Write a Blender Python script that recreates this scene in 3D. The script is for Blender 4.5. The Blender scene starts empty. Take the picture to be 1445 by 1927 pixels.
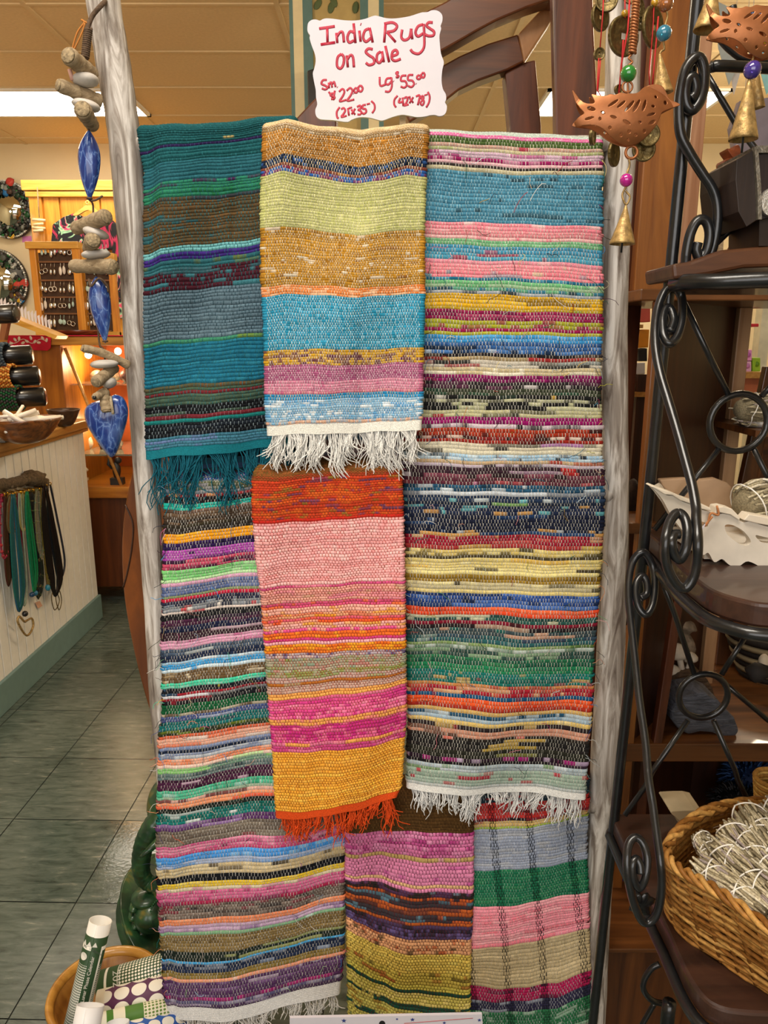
import bpy, bmesh, math, random
import numpy as np
from mathutils import Vector, Matrix
random.seed(7)
C = bpy.context.scene.collection
SC = bpy.context.scene
# ---------------------------------------------------------------- camera, world, lights, exposure
TH = math.radians(13.06); F = 26/36*1927.0; CZ = 1.284
cam = bpy.data.cameras.new('camera'); camo = bpy.data.objects.new('camera', cam); C.objects.link(camo)
cam.sensor_fit = 'VERTICAL'; cam.sensor_height = 36; cam.lens = 26; cam.clip_start = .02
camo.location = (0, 0, CZ); camo.rotation_euler = (math.pi/2-TH, 0, 0)
SC.camera = camo
SC.view_settings.view_transform = 'Standard'; SC.view_settings.look = 'None'
SC.view_settings.gamma = 1; SC.view_settings.use_curve_mapping = False
SC.view_settings.exposure = 0.0
w = bpy.data.worlds.new('world'); SC.world = w; w.use_nodes = True
w.node_tree.nodes['Background'].inputs[0].default_value = (.95, .88, .78, 1)
w.node_tree.nodes['Background'].inputs[1].default_value = .06
def area(name, loc, size, energy, col, rot=(0, 0, 0)):
    l = bpy.data.lights.new(name, 'AREA'); l.shape = 'RECTANGLE'; l.size, l.size_y = size
    l.energy = energy; l.color = col
    o = bpy.data.objects.new(name, l); C.objects.link(o); o.location = loc; o.rotation_euler = rot
    return o
R90 = math.pi/2
def fill_lamp(name, loc, energy, col, r=.14):  # point lamp without a fixture, added as fill light
    l = bpy.data.lights.new(name, 'POINT'); l.energy = energy; l.color = col; l.shadow_soft_size = r
    o = bpy.data.objects.new(name, l); C.objects.link(o); o.location = loc
    return o
area('assumed_window_light', (-.6, -2.45, 1.85), (3.2, 1.8), 66, (1, .97, .94), (R90, 0, 0))  # assumed window: unseen area light added behind the camera to light the rugs
area('assumed_ceiling_light_front', (-.3, .15, 2.83), (1.2, .6), 42, (1, .92, .80))  # assumed overhead lamp, unseen; added to light the rugs from above
area('fill_area_rear', (-2.4, 4.4, 2.83), (1.2, .5), 20, (1, .88, .68))  # unseen area lamp without a fixture, added to brighten the rear
fill_lamp('fill_lamp_middle', (1.2, 2.6, 2.42), 38, (1, .84, .62))  # these four unseen lamps are added to brighten the ceiling and room
fill_lamp('fill_lamp_left', (-1.3, 2.3, 2.42), 34, (1, .84, .62))
fill_lamp('fill_lamp_right', (2.5, 4.3, 2.4), 42, (1, .84, .62))
fill_lamp('fill_lamp_rear', (-3.3, 5.0, 2.3), 9, (1, .84, .62))

# ---------------------------------------------------------------- pixel -> place
def ray(px, py):
    a = (px-722.5)/F; b = (963.5-py)/F
    return Vector((a, b*math.sin(TH)+math.cos(TH), b*math.cos(TH)-math.sin(TH)))
CAMP = Vector((0, 0, CZ))
def P(px, py, d): r = ray(px, py); return CAMP+r*(d/r.y)
def PZ(px, py, z): r = ray(px, py); return CAMP+r*((z-CZ)/r.z)
def PX(px, py, x): r = ray(px, py); return CAMP+r*(x/r.x)
def mpp(py, d): return d/ray(722.5, py).y/F          # metres per pixel there
def lin(h):
    h = h.lstrip('#')
    return tuple(((c/12.92) if c <= .04045 else ((c+.055)/1.055)**2.4) for c in (int(h[i:i+2], 16)/255 for i in (0, 2, 4)))
def c4(h): return (*lin(h), 1) if isinstance(h, str) else (*h, 1)

# ---------------------------------------------------------------- materials
def nmat(name):
    m = bpy.data.materials.new(name); m.use_nodes = True
    nt = m.node_tree; b = nt.nodes['Principled BSDF']
    return m, nt, b
def ramp(nt, stops, interp='LINEAR'):
    r = nt.nodes.new('ShaderNodeValToRGB'); r.color_ramp.interpolation = interp
    e = r.color_ramp.elements
    while len(e) < len(stops): e.new(.5)
    for i, (p, c) in enumerate(stops): e[i].position = p; e[i].color = c4(c)
    return r
def coords(nt, scale=(1, 1, 1), rot=(0, 0, 0), kind='Object'):
    t = nt.nodes.new('ShaderNodeTexCoord'); mp = nt.nodes.new('ShaderNodeMapping')
    mp.inputs['Scale'].default_value = scale; mp.inputs['Rotation'].default_value = rot
    nt.links.new(t.outputs[kind], mp.inputs[0]); return mp
def noi(nt, vec, scale, detail=4, dist=0, rough=.5):
    n = nt.nodes.new('ShaderNodeTexNoise'); n.inputs['Scale'].default_value = scale
    n.inputs['Detail'].default_value = detail; n.inputs['Distortion'].default_value = dist
    n.inputs['Roughness'].default_value = rough
    if vec: nt.links.new(vec.outputs[0], n.inputs['Vector'])
    return n
def bump(nt, b, src, strength=.3, dist=.002):
    u = nt.nodes.new('ShaderNodeBump'); u.inputs['Strength'].default_value = strength; u.inputs['Distance'].default_value = dist
    nt.links.new(src, u.inputs['Height']); nt.links.new(u.outputs[0], b.inputs['Normal']); return u
def plain(name, col, rough=.6, metal=0, vary=.12, scale=30, bmp=.1, emit=None, es=1, coat=0, trans=0, alpha=1):
    m, nt, b = nmat(name)
    c = lin(col) if isinstance(col, str) else col
    mp = coords(nt); n = noi(nt, mp, scale, 4)
    r = ramp(nt, [(.3, tuple(x*(1-vary) for x in c)), (.7, tuple(min(1, x*(1+vary)) for x in c))])
    nt.links.new(n.outputs[0], r.inputs[0]); nt.links.new(r.outputs[0], b.inputs['Base Color'])
    b.inputs['Roughness'].default_value = rough; b.inputs['Metallic'].default_value = metal
    b.inputs['Coat Weight'].default_value = coat; b.inputs['Transmission Weight'].default_value = trans
    if bmp: bump(nt, b, n.outputs[0], bmp)
    if emit: b.inputs['Emission Color'].default_value = c4(emit); b.inputs['Emission Strength'].default_value = es
    return m
def wood(name, dark, light, axis='z', scale=9, rough=.45, stretch=14, bmp=.15, mid=None, contrast=(.3, .7), coat=0):
    m, nt, b = nmat(name)
    s = [scale]*3; s['xyz'.index(axis)] = scale/stretch
    mp = coords(nt, tuple(s)); n = noi(nt, mp, 3.0, 6, 1.2, .6)
    stops = [(contrast[0], dark), (contrast[1], light)] if not mid else [(contrast[0], dark), (sum(contrast)/2, mid), (contrast[1], light)]
    r = ramp(nt, stops); nt.links.new(n.outputs[0], r.inputs[0]); nt.links.new(r.outputs[0], b.inputs['Base Color'])
    b.inputs['Roughness'].default_value = rough; b.inputs['Coat Weight'].default_value = coat
    bump(nt, b, n.outputs[0], bmp, .002); return m
def attr_mat(name, rough=.95, nscale=900, amt=.3, bmp=.5, metal=0, sheen=0):
    m, nt, b = nmat(name)
    a = nt.nodes.new('ShaderNodeAttribute'); a.attribute_name = 'Col'
    mp = coords(nt); n = noi(nt, mp, nscale, 3)
    mr = nt.nodes.new('ShaderNodeMapRange'); mr.inputs['From Min'].default_value = .3; mr.inputs['From Max'].default_value = .7
    mr.inputs['To Min'].default_value = 1-amt; mr.inputs['To Max'].default_value = 1+amt
    nt.links.new(n.outputs[0], mr.inputs[0])
    mx = nt.nodes.new('ShaderNodeVectorMath'); mx.operation = 'MULTIPLY'
    nt.links.new(a.outputs['Color'], mx.inputs[0]); nt.links.new(mr.outputs[0], mx.inputs[1])
    nt.links.new(mx.outputs[0], b.inputs['Base Color']); b.inputs['Roughness'].default_value = rough
    b.inputs['Metallic'].default_value = metal; b.inputs['Sheen Weight'].default_value = sheen
    b.inputs['Specular IOR Level'].default_value = .2
    if bmp: bump(nt, b, n.outputs[0], bmp, .0006)
    return m

# ---------------------------------------------------------------- mesh building
ORG = {}
def crom(pts, k=6, closed=False):
    pts = [Vector(p) for p in pts]; out = []; n = len(pts)
    if n < 3 and not closed: return pts
    rng = n if closed else n-1
    for i in range(rng):
        p0 = pts[(i-1) % n] if closed or i > 0 else pts[0]*2-pts[1]
        p1 = pts[i]; p2 = pts[(i+1) % n]
        p3 = pts[(i+2) % n] if closed or i+2 < n else p2*2-p1
        for j in range(k):
            t = j/k
            out.append(.5*((2*p1)+(p2-p0)*t+(2*p0-5*p1+4*p2-p3)*t*t+(3*p1-p0-3*p2+p3)*t**3))
    if not closed: out.append(pts[-1])
    return out
class MB:
    def __init__(s): s.v = []; s.f = []; s.c = []; s.sm = []
    def add(s, vs, fs, col=None, sm=True):
        o = len(s.v); s.v += [tuple(v) for v in vs]; s.f += [tuple(i+o for i in f) for f in fs]
        c = (lin(col) if isinstance(col, str) else col) or (.5, .5, .5)
        s.c += [c]*len(vs); s.sm += [sm]*len(fs); return s
    def box(s, a, b, col=None):
        x0, y0, z0 = a; x1, y1, z1 = b
        return s.add([(x, y, z) for x in (x0, x1) for y in (y0, y1) for z in (z0, z1)],
                     [(0, 1, 3, 2), (4, 6, 7, 5), (0, 4, 5, 1), (2, 3, 7, 6), (0, 2, 6, 4), (1, 5, 7, 3)], col, False)
    def hull8(s, q, off, col=None):                     # quad q (4 pts) thickened by vector off
        return s.prism(q, off, col)
    def prism(s, poly, off, col=None, sm=False):
        poly = [Vector(p) for p in poly]; off = Vector(off); n = len(poly)
        nv = Vector((0, 0, 0))
        for i in range(n): nv += (poly[i]-poly[0]).cross(poly[(i+1) % n]-poly[0])
        if nv.dot(off) > 0: poly = poly[::-1]
        vs = poly+[p+off for p in poly]
        fs = [tuple(range(n)), tuple(range(2*n-1, n-1, -1))]+[(i+n, (i+1) % n+n, (i+1) % n, i) for i in range(n)]
        return s.add(vs, fs, col, sm)
    def tube(s, path, r, n=8, closed=False, col=None, caps=True, flat=1.0):
        path = [Vector(p) for p in path]; m = len(path)
        rs = r if isinstance(r, (list, tuple)) else [r]*m
        T = []
        for i in range(m):
            a = path[(i-1) % m] if (closed or i) else path[0]; b = path[(i+1) % m] if (closed or i < m-1) else path[-1]
            t = (b-a); T.append(t.normalized() if t.length > 1e-9 else Vector((0, 0, 1)))
        u = T[0].orthogonal().normalized(); vs = []
        for i in range(m):
            u = (u-T[i]*u.dot(T[i])); u = u.normalized() if u.length > 1e-9 else T[i].orthogonal().normalized()
            v = T[i].cross(u)
            for k in range(n):
                a = 2*math.pi*k/n; vs.append(path[i]+(u*math.cos(a)+v*math.sin(a)*flat)*rs[i])
        fs = []
        for i in range(m if closed else m-1):
            j = (i+1) % m
            for k in range(n): fs.append((i*n+k, i*n+(k+1) % n, j*n+(k+1) % n, j*n+k))
        if not closed and caps: fs += [tuple(range(n-1, -1, -1)), tuple((m-1)*n+k for k in range(n))]
        return s.add(vs, fs, col)
    def lathe(s, p0, p1, prof, n=20, col=None, sx=1.0):            # prof: (t along p0->p1, radius)
        p0 = Vector(p0); p1 = Vector(p1); ax = p1-p0; a = ax.normalized()
        u = a.orthogonal().normalized() if abs(a.z) < .9 else (Vector((1, 0, 0))-a*a.x).normalized(); v = a.cross(u); vs = []
        for t, r in prof:
            for k in range(n):
                g = 2*math.pi*k/n; vs.append(p0+ax*t+(u*math.cos(g)+v*math.sin(g)*sx)*r)
        m = len(prof)
        fs = [(i*n+k, i*n+(k+1) % n, (i+1)*n+(k+1) % n, (i+1)*n+k) for i in range(m-1) for k in range(n)]
        if prof[0][1] > 1e-5: fs.append(tuple(range(n-1, -1, -1)))
        if prof[-1][1] > 1e-5: fs.append(tuple((m-1)*n+k for k in range(n)))
        return s.add(vs, fs, col)
    def ell(s, c, r, rot=None, n=14, m=9, col=None, lump=0, seed=0):
        c = Vector(c); r = (r, r, r) if not hasattr(r, '__len__') else r; vs = []; rn = random.Random(seed)
        ph = [rn.uniform(0, 6.28) for _ in range(6)]
        for i in range(m+1):
            th = math.pi*i/m
            for k in range(n):
                g = 2*math.pi*k/n
                d = Vector((math.sin(th)*math.cos(g), math.sin(th)*math.sin(g), math.cos(th)))
                q = 1+lump*(math.sin(3*d.x+ph[0])*math.sin(2*d.y+ph[1])+math.sin(4*d.z+ph[2])*math.sin(5*d.x+ph[3])*.6)
                p = Vector((d.x*r[0], d.y*r[1], d.z*r[2]))*q
                vs.append(c+(rot @ p if rot else p))
        fs = [(i*n+k, (i+1)*n+k, (i+1)*n+(k+1) % n, i*n+(k+1) % n) for i in range(m) for k in range(n)]
        return s.add(vs, fs, col)
    def torus(s, c, R, r, nrm=(0, -1, 0), n=28, k=8, sx=1, col=None):
        nv = Vector(nrm).normalized(); u = nv.orthogonal().normalized()
        if abs(nv.x) < .9: u = (Vector((1, 0, 0))-nv*nv.x).normalized()
        v = nv.cross(u)
        return s.tube([Vector(c)+u*math.cos(2*math.pi*i/n)*R+v*math.sin(2*math.pi*i/n)*R*sx for i in range(n)], r, k, True, col)
    def build(s, name, mat, parent=None, bevel=0, sub=0, origin=None, clean=True):
        me = bpy.data.meshes.new(name)
        vs = s.v
        o = bpy.data.objects.new(name, me)
        if parent is not None: og = ORG[parent.name]
        elif origin is not None: og = Vector(origin)
        else:
            a = np.array(vs); og = Vector(((a[:, 0].min()+a[:, 0].max())/2, (a[:, 1].min()+a[:, 1].max())/2, a[:, 2].min()))
        me.from_pydata([(x-og.x, y-og.y, z-og.z) for x, y, z in vs], [], s.f)
        me.polygons.foreach_set('use_smooth', s.sm)
        if any(c != (.5, .5, .5) for c in s.c):
            at = me.color_attributes.new('Col', 'FLOAT_COLOR', 'POINT')
            at.data.foreach_set('color', [q for c in s.c for q in (*c, 1)])
        if clean:
            bm = bmesh.new(); bm.from_mesh(me)
            bmesh.ops.remove_doubles(bm, verts=bm.verts, dist=1e-6)
            bmesh.ops.recalc_face_normals(bm, faces=bm.faces); bm.to_mesh(me); bm.free()
        me.update()
        if mat: me.materials.append(mat)
        C.objects.link(o)
        if parent is not None: o.parent = parent
        else: o.location = og
        ORG[o.name] = og
        if bevel:
            b = o.modifiers.new('bevel', 'BEVEL'); b.width = bevel; b.segments = 2; b.limit_method = 'ANGLE'
        if sub:
            b = o.modifiers.new('sub', 'SUBSURF'); b.levels = sub; b.render_levels = sub
        return o
def thing(name, label, cat, loc, group=None):
    o = bpy.data.objects.new(name, None); C.objects.link(o); o.location = loc; o.empty_display_size = .05
    o['label'] = label; o['category'] = cat
    if group: o['group'] = group
    ORG[o.name] = Vector(loc); return o
def tag(o, label, cat, group=None, kind=None):
    o['label'] = label; o['category'] = cat
    if group: o['group'] = group
    if kind: o['kind'] = kind
    return o
def struct(o, label=None): o['kind'] = 'structure'; return o
def dup(root, loc, label=None, group=None):
    def cp(o, par):
        c = o.copy(); C.objects.link(c)
        if par: c.parent = par
        for ch in [x for x in KIDS.get(o.name, [])]: cp(ch, c)
        return c
    KIDS = {}
    for o in C.objects:
        if o.parent: KIDS.setdefault(o.parent.name, []).append(o)
    r = cp(root, None); r.location = loc
    if label: r['label'] = label
    if group: r['group'] = group
    ORG[r.name] = Vector(loc); return r
def pts(lst, d, ox=0, oy=0, sc=1): return [P(ox+x/sc, oy+y/sc, d) for x, y in lst]
ORD = ['first', 'second', 'third', 'fourth', 'fifth', 'sixth', 'seventh', 'eighth', 'ninth', 'tenth']

M = {}
M['oak'] = wood('oak', '9a6a30', 'c89650', 'y', 12, .35, coat=.3)
M['pine'] = wood('pine', 'b87018', 'e2a038', 'z', 10, .4, coat=.2)
M['pinex'] = wood('pine_rail', 'c08a30', 'e8b858', 'x', 10, .4)
M['teak'] = wood('teak', '3c2010', '70421e', 'z', 9, .38, coat=.25)
M['teakx'] = wood('teak_shelf', '4a2810', '86542a', 'x', 9, .38, coat=.25)
M['redwood'] = wood('red_brown_wood', '3a1a0c', '6e3a20', 'z', 8, .4, coat=.2)
M['honey'] = wood('honey_wood', '6e3c14', 'a4682a', 'z', 8, .35, coat=.3)
M['dark'] = wood('dark_wood', '24130c', '452818', 'x', 10, .35, coat=.3)
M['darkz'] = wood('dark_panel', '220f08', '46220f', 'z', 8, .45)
M['slab'] = wood('slab_wood', '2c1a14', '4a2e22', 'x', 9, .4, coat=.25)
M['white_wash'] = wood('whitewashed_driftwood', '5e5046', 'dcd6cf', 'z', 17, .8, 8, .5, 'a0968c', (.33, .62))
M['drift'] = wood('driftwood', '7c684c', 'b6a180', 'x', 60, .85, 5, .5)
M['driftend'] = plain('driftwood_end', '9a8768', .9, vary=.45, scale=260, bmp=.8)
M['pebble'] = plain('white_pebble', 'c4bdb4', .7, vary=.12, scale=60)
M['iron'] = plain('black_iron', '17181a', .32, .0, .25, 60, .25, coat=.35)
M['copper'] = plain('copper', 'a5683f', .4, .6, .2, 60, .2)
M['brass'] = plain('aged_brass', 'a88a56', .45, .45, .5, 140, .7)
M['coin'] = plain('old_bronze_coin', '6e5f3a', .42, .7, .35, 250, .6)
M['gold'] = plain('gold_bead', 'c89a2a', .2, 1, .1)
M['white'] = plain('white_paint', 'e8e6e0', .6, vary=.04, bmp=.05)
M['paper'] = plain('white_paper', 'd6d2da', .7, vary=.02, bmp=.02)
M['marker'] = plain('red_marker', 'b8233f', .5, vary=.12, scale=150, bmp=0)
M['blackp'] = plain('black_plastic', '141314', .3, vary=.2, coat=.3)
M['red'] = plain('red_cord', 'c01f22', .7, vary=.15)
M['attr'] = attr_mat('dyed_cotton')
M['attr_gloss'] = attr_mat('coloured_glaze', .25, 120, .12, .1)
M['attr_matte'] = attr_mat('painted_surface', .7, 60, .08, .05)
# ---------------------------------------------------------------- the room
YB = 6.65; XL = -3.9; XR = 3.4; YF = -2.6; ZC = 2.87
def floor_mat(name='green_vinyl_tile', rough=.27, bm=.14):
    m, nt, b = nmat(name)
    mp = coords(nt, (9, 38, 1)); n = noi(nt, mp, 1.6, 5, .6, .65)
    mp2 = coords(nt, (2.5, 2.5, 1)); n2 = noi(nt, mp2, 1.5, 3)
    r = ramp(nt, [(.28, '38433c'), (.47, '56625a'), (.62, '667068'), (.76, '9a9a8c')])
    nt.links.new(n.outputs[0], r.inputs[0])
    mix = nt.nodes.new('ShaderNodeMix'); mix.data_type = 'RGBA'; mix.blend_type = 'MULTIPLY'; mix.inputs[0].default_value = .35
    r2 = ramp(nt, [(.3, '8a948c'), (.7, 'ffffff')]); nt.links.new(n2.outputs[0], r2.inputs[0])
    nt.links.new(r.outputs[0], mix.inputs[6]); nt.links.new(r2.outputs[0], mix.inputs[7])
    nt.links.new(mix.outputs[2], b.inputs['Base Color'])
    b.inputs['Roughness'].default_value = rough; b.inputs['Specular IOR Level'].default_value = .6
    mp3 = coords(nt); n3 = noi(nt, mp3, 110, 3); bump(nt, b, n3.outputs[0], bm, .001)
    return m
M['floor'] = floor_mat()
fm = MB(); T = .3048; ang = math.radians(-1.4); rn = random.Random(3); shiny = []
ca, sa = math.cos(ang), math.sin(ang); ox, oy = -.715, 1.787
for i in range(-11, 15):
    for j in range(-15, 17):
        g = .0013; tx, ty = rn.gauss(0, .0011), rn.gauss(0, .0011)
        q = []
        for (u, v) in ((0, 0), (1, 0), (1, 1), (0, 1)):
            a = (i+u)*T+(g if u == 0 else -g); c = (j+v)*T+(g if v == 0 else -g)
            q.append((ox+a*ca-c*sa, oy+a*sa+c*ca, -.0006+tx*(u-.5)*T+ty*(v-.5)*T))
        if j == -1 and i in (-1, 0): shiny.append(len(fm.f))
        fm.add(q, [(0, 1, 2, 3)], sm=False)
fl = struct(fm.build('floor', M['floor'], origin=(0, 0, 0), clean=False))
fl.data.materials.append(floor_mat('freshly_waxed_tile', .105, .22))
for k in shiny: fl.data.polygons[k].material_index = 1
sub = MB(); sub.box((XL, YF, -.05), (XR, YB, -.003)); struct(sub.build('floor_underlay', plain('dark_joint', '20261f', .8)))
M['wall'] = plain('cream_wall', 'd9c9a6', .8, vary=.03, scale=4, bmp=.05)
for nm, a, b_ in (('wall_back', (XL-.1, YB, 0), (XR+.1, YB+.1, ZC)), ('wall_left', (XL-.1, YF, 0), (XL, YB, ZC)), ('wall_right', (XR, YF, 0), (XR+.1, YB, ZC))):
    m_ = MB(); m_.box(a, b_); struct(m_.build(nm, M['wall']))
m_ = MB()
m_.box((XL, YF-.1, 0), (XR, YF, .7)); m_.box((XL, YF-.1, 2.8), (XR, YF, ZC)); m_.box((XL, YF-.1, .7), (-2.3, YF, 2.8)); m_.box((1.3, YF-.1, .7), (XR, YF, 2.8))  # the opening is assumed, left for the added area light
struct(m_.build('wall_front', M['wall']))
M['ceil'] = plain('ceiling_tile', 'dcc296', .9, vary=.05, scale=60, bmp=.25)
m_ = MB(); m_.box((XL-.1, YF-.1, ZC), (XR+.1, YB+.1, ZC+.08)); struct(m_.build('ceiling', M['ceil']))
M['tbar'] = plain('ceiling_grid', 'd8c096', .6, vary=.03)
m_ = MB()
for k in range(-5, 6):
    y = 5.25+.605*k
    if YF < y < YB: m_.box((XL, y-.012, ZC-.006), (XR, y+.012, ZC))
xb = P(262, 208, 5.83).x
for k in range(-3, 6): m_.box((xb+.02+1.22*k-.012, YF, ZC-.0065), (xb+.02+1.22*k+.012, YB, ZC-.0002))
struct(m_.build('trim_1', M['tbar']))
# fluorescent panels let into the grid
def troffer(x0, x1, y0, y1, label):
    t = thing('ceiling_light', label, 'light', ((x0+x1)/2, (y0+y1)/2, ZC-.02), 'fluorescent ceiling lights')
    f = MB()
    for a, b_ in (((x0, y0), (x1, y0+.025)), ((x0, y1-.025), (x1, y1)), ((x0, y0), (x0+.025, y1)), ((x1-.025, y0), (x1, y1))):
        f.box((a[0], a[1], ZC-.02), (b_[0], b_[1], ZC-.001))
    f.build('frame', M['white'], t)
    g = MB(); g.box((x0+.025, y0+.025, ZC-.012), (x1-.025, y1-.025, ZC-.004))
    g.build('diffuser', plain('lit_diffuser', 'ffffff', .5, emit='fff2dc', es=17, bmp=0), t)
x1 = P(284, 208, 5.83).x
troffer(x1-1.22, x1, 5.25, 5.83, 'white lit fluorescent ceiling panel behind the left driftwood pole')
troffer(P(1016, 200, 5.5).x, P(1016, 200, 5.5).x+1.2, 5.25, 5.83, 'lit fluorescent ceiling panel glimpsed beyond the arched wooden frame')
# back-left: cream and teal screen, dark thing at its side
def strip(mb, xa, xb_, ya, yb, d, th=.03): mb.box((P(xa, 200, d).x, d, P(0, yb, d).z), (P(xb_, 200, d).x, d+th, P(0, ya, d).z))
scr = thing('folding_screen', 'cream and teal framed folding screen with leaf panel behind the price sign', 'screen', (P(640, 220, 3.6).x, 3.6, 0))
cr = MB(); te = MB(); tan = MB()
M['teal'] = plain('teal_paint', '4f6f6c', .55, vary=.06); M['cream'] = plain('cream_paint', 'cdbf98', .6, vary=.05)
M['tanp'] = plain('tan_panel', 'a8925c', .7, vary=.08)
for a, b_, mb in ((546, 553, te), (553, 571, cr), (571, 589, te), (678, 693, te), (693, 713, cr), (713, 722, te)):
    x0, x1_ = P(a, 100, 3.6).x, P(b_, 100, 3.6).x
    mb.box((x0, 3.6, 0), (x1_, 3.64, 2.86))
tan.box((P(589, 100, 3.6).x, 3.615, 0), (P(678, 100, 3.6).x, 3.63, 2.86))
te.build('side_rail', M['teal'], scr); cr.build('stile', M['cream'], scr); tan.build('panel', M['tanp'], scr)
lfm = plain('olive_leaf', '4c5a34', .7)
for (x, y, a) in ((598, 8, .6), (628, 3, -.4), (623, 14, .3), (669, 14, .2), (650, -14, .1)):
    MB().ell(P(x, y, 3.612), (.014, .002, .024), Matrix.Rotation(a, 3, 'Y'), 10, 6).build('leaf_motif', lfm, scr)
bx = MB(); bx.prism([P(*q, 3.549) for q in ((578, 133), (592, 128), (604, 140), (606, 215), (580, 215))], (0, .05, 0))
tag(bx.build('hanging_bag', M['blackp'], bevel=.004), 'dark bag hanging at the left edge of the price sign', 'bag')
# ---------------------------------------------------------------- driftwood ladder
lad = thing('driftwood_ladder', 'whitewashed driftwood ladder holding the hanging rag rugs', 'ladder', (0, 1.125, 0))
def pole(pl, d):
    mb = MB(); cs = crom([P(x, y, d) for x, y, r in pl], 8); rs = []
    for i in range(len(pl)-1):
        for j in range(8): rs.append(pl[i][2]+(pl[i+1][2]-pl[i][2])*j/8)
    rs.append(pl[-1][2])
    rs = [r*mpp(y, d)*(1+.015*math.sin(i*1.7)+.02*math.sin(i*.43+1)) for i, (r, y) in enumerate(zip(rs, np.interp(np.linspace(0, 1, len(rs)), np.linspace(0, 1, len(pl)), [p[1] for p in pl])))]
    return mb.tube(cs, rs, 14)
pole([(178, -160, 33), (194, 0, 32), (214, 125, 31), (233, 250, 30), (246, 400, 28), (253, 520, 26), (262, 700, 24), (272, 860, 22), (290, 1100, 21), (301, 1300, 20), (310, 1400, 20), (330, 1650, 20), (352, 1985, 19)], 1.125).build('side_pole', M['white_wash'], lad)
pole([(1182, -160, 33), (1174, 0, 33), (1170, 200, 32), (1160, 430, 27), (1156, 600, 24), (1158, 980, 25), (1150, 1200, 26), (1140, 1400, 27), (1128, 1650, 25), (1120, 1800, 24), (1112, 1985, 24)], 1.135).build('side_pole', M['white_wash'], lad)
for y, xa, xb_ in ((272, 235, 1168), (934, 278, 1157), (1520, 318, 1134)):
    MB().tube(crom([P(xa, y, 1.125), P(xa*.6+xb_*.4, y+3, 1.126), P(xb_, y-2, 1.128)], 6), .011, 10).build('rung', M['white_wash'], lad)
MB().tube([P(1056, 1560, 1.21), P(1072, 1935, 1.21)], .009, 8).build('brace', M['white_wash'], lad)

# ---------------------------------------------------------------- woven rugs
def parse(bands):
    out = []
    for y, s in bands:
        it = s.split(); base = np.array(lin(it[0])); alts = []; warp = None
        for q in it[1:]:
            if q[0] == 'w': warp = lin(q[1:]); continue
            c, p = q.split(':'); alts.append((np.array(lin(c)), float(p)))
        out.append((y, base, alts, warp))
    return out
def make_mesh(name, V, Q, Cc, mat, parent):
    og = ORG[parent.name]; me = bpy.data.meshes.new(name)
    V = V-np.array(og); nv = len(V); nq = len(Q)
    me.vertices.add(nv); me.vertices.foreach_set('co', V.astype(np.float32).ravel())
    me.loops.add(nq*4); me.loops.foreach_set('vertex_index', Q.astype(np.int32).ravel())
    me.polygons.add(nq); me.polygons.foreach_set('loop_start', np.arange(0, nq*4, 4, dtype=np.int32))
    me.polygons.foreach_set('loop_total', np.full(nq, 4, dtype=np.int32))
    me.polygons.foreach_set('use_smooth', np.ones(nq, dtype=bool))
    at = me.color_attributes.new('Col', 'FLOAT_COLOR', 'POINT')
    at.data.foreach_set('color', np.concatenate([Cc, np.ones((nv, 1))], 1).astype(np.float32).ravel())
    me.update(); me.validate(); me.materials.append(mat)
    o = bpy.data.objects.new(name, me); C.objects.link(o); o.parent = parent; ORG[o.name] = og; return o

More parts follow.
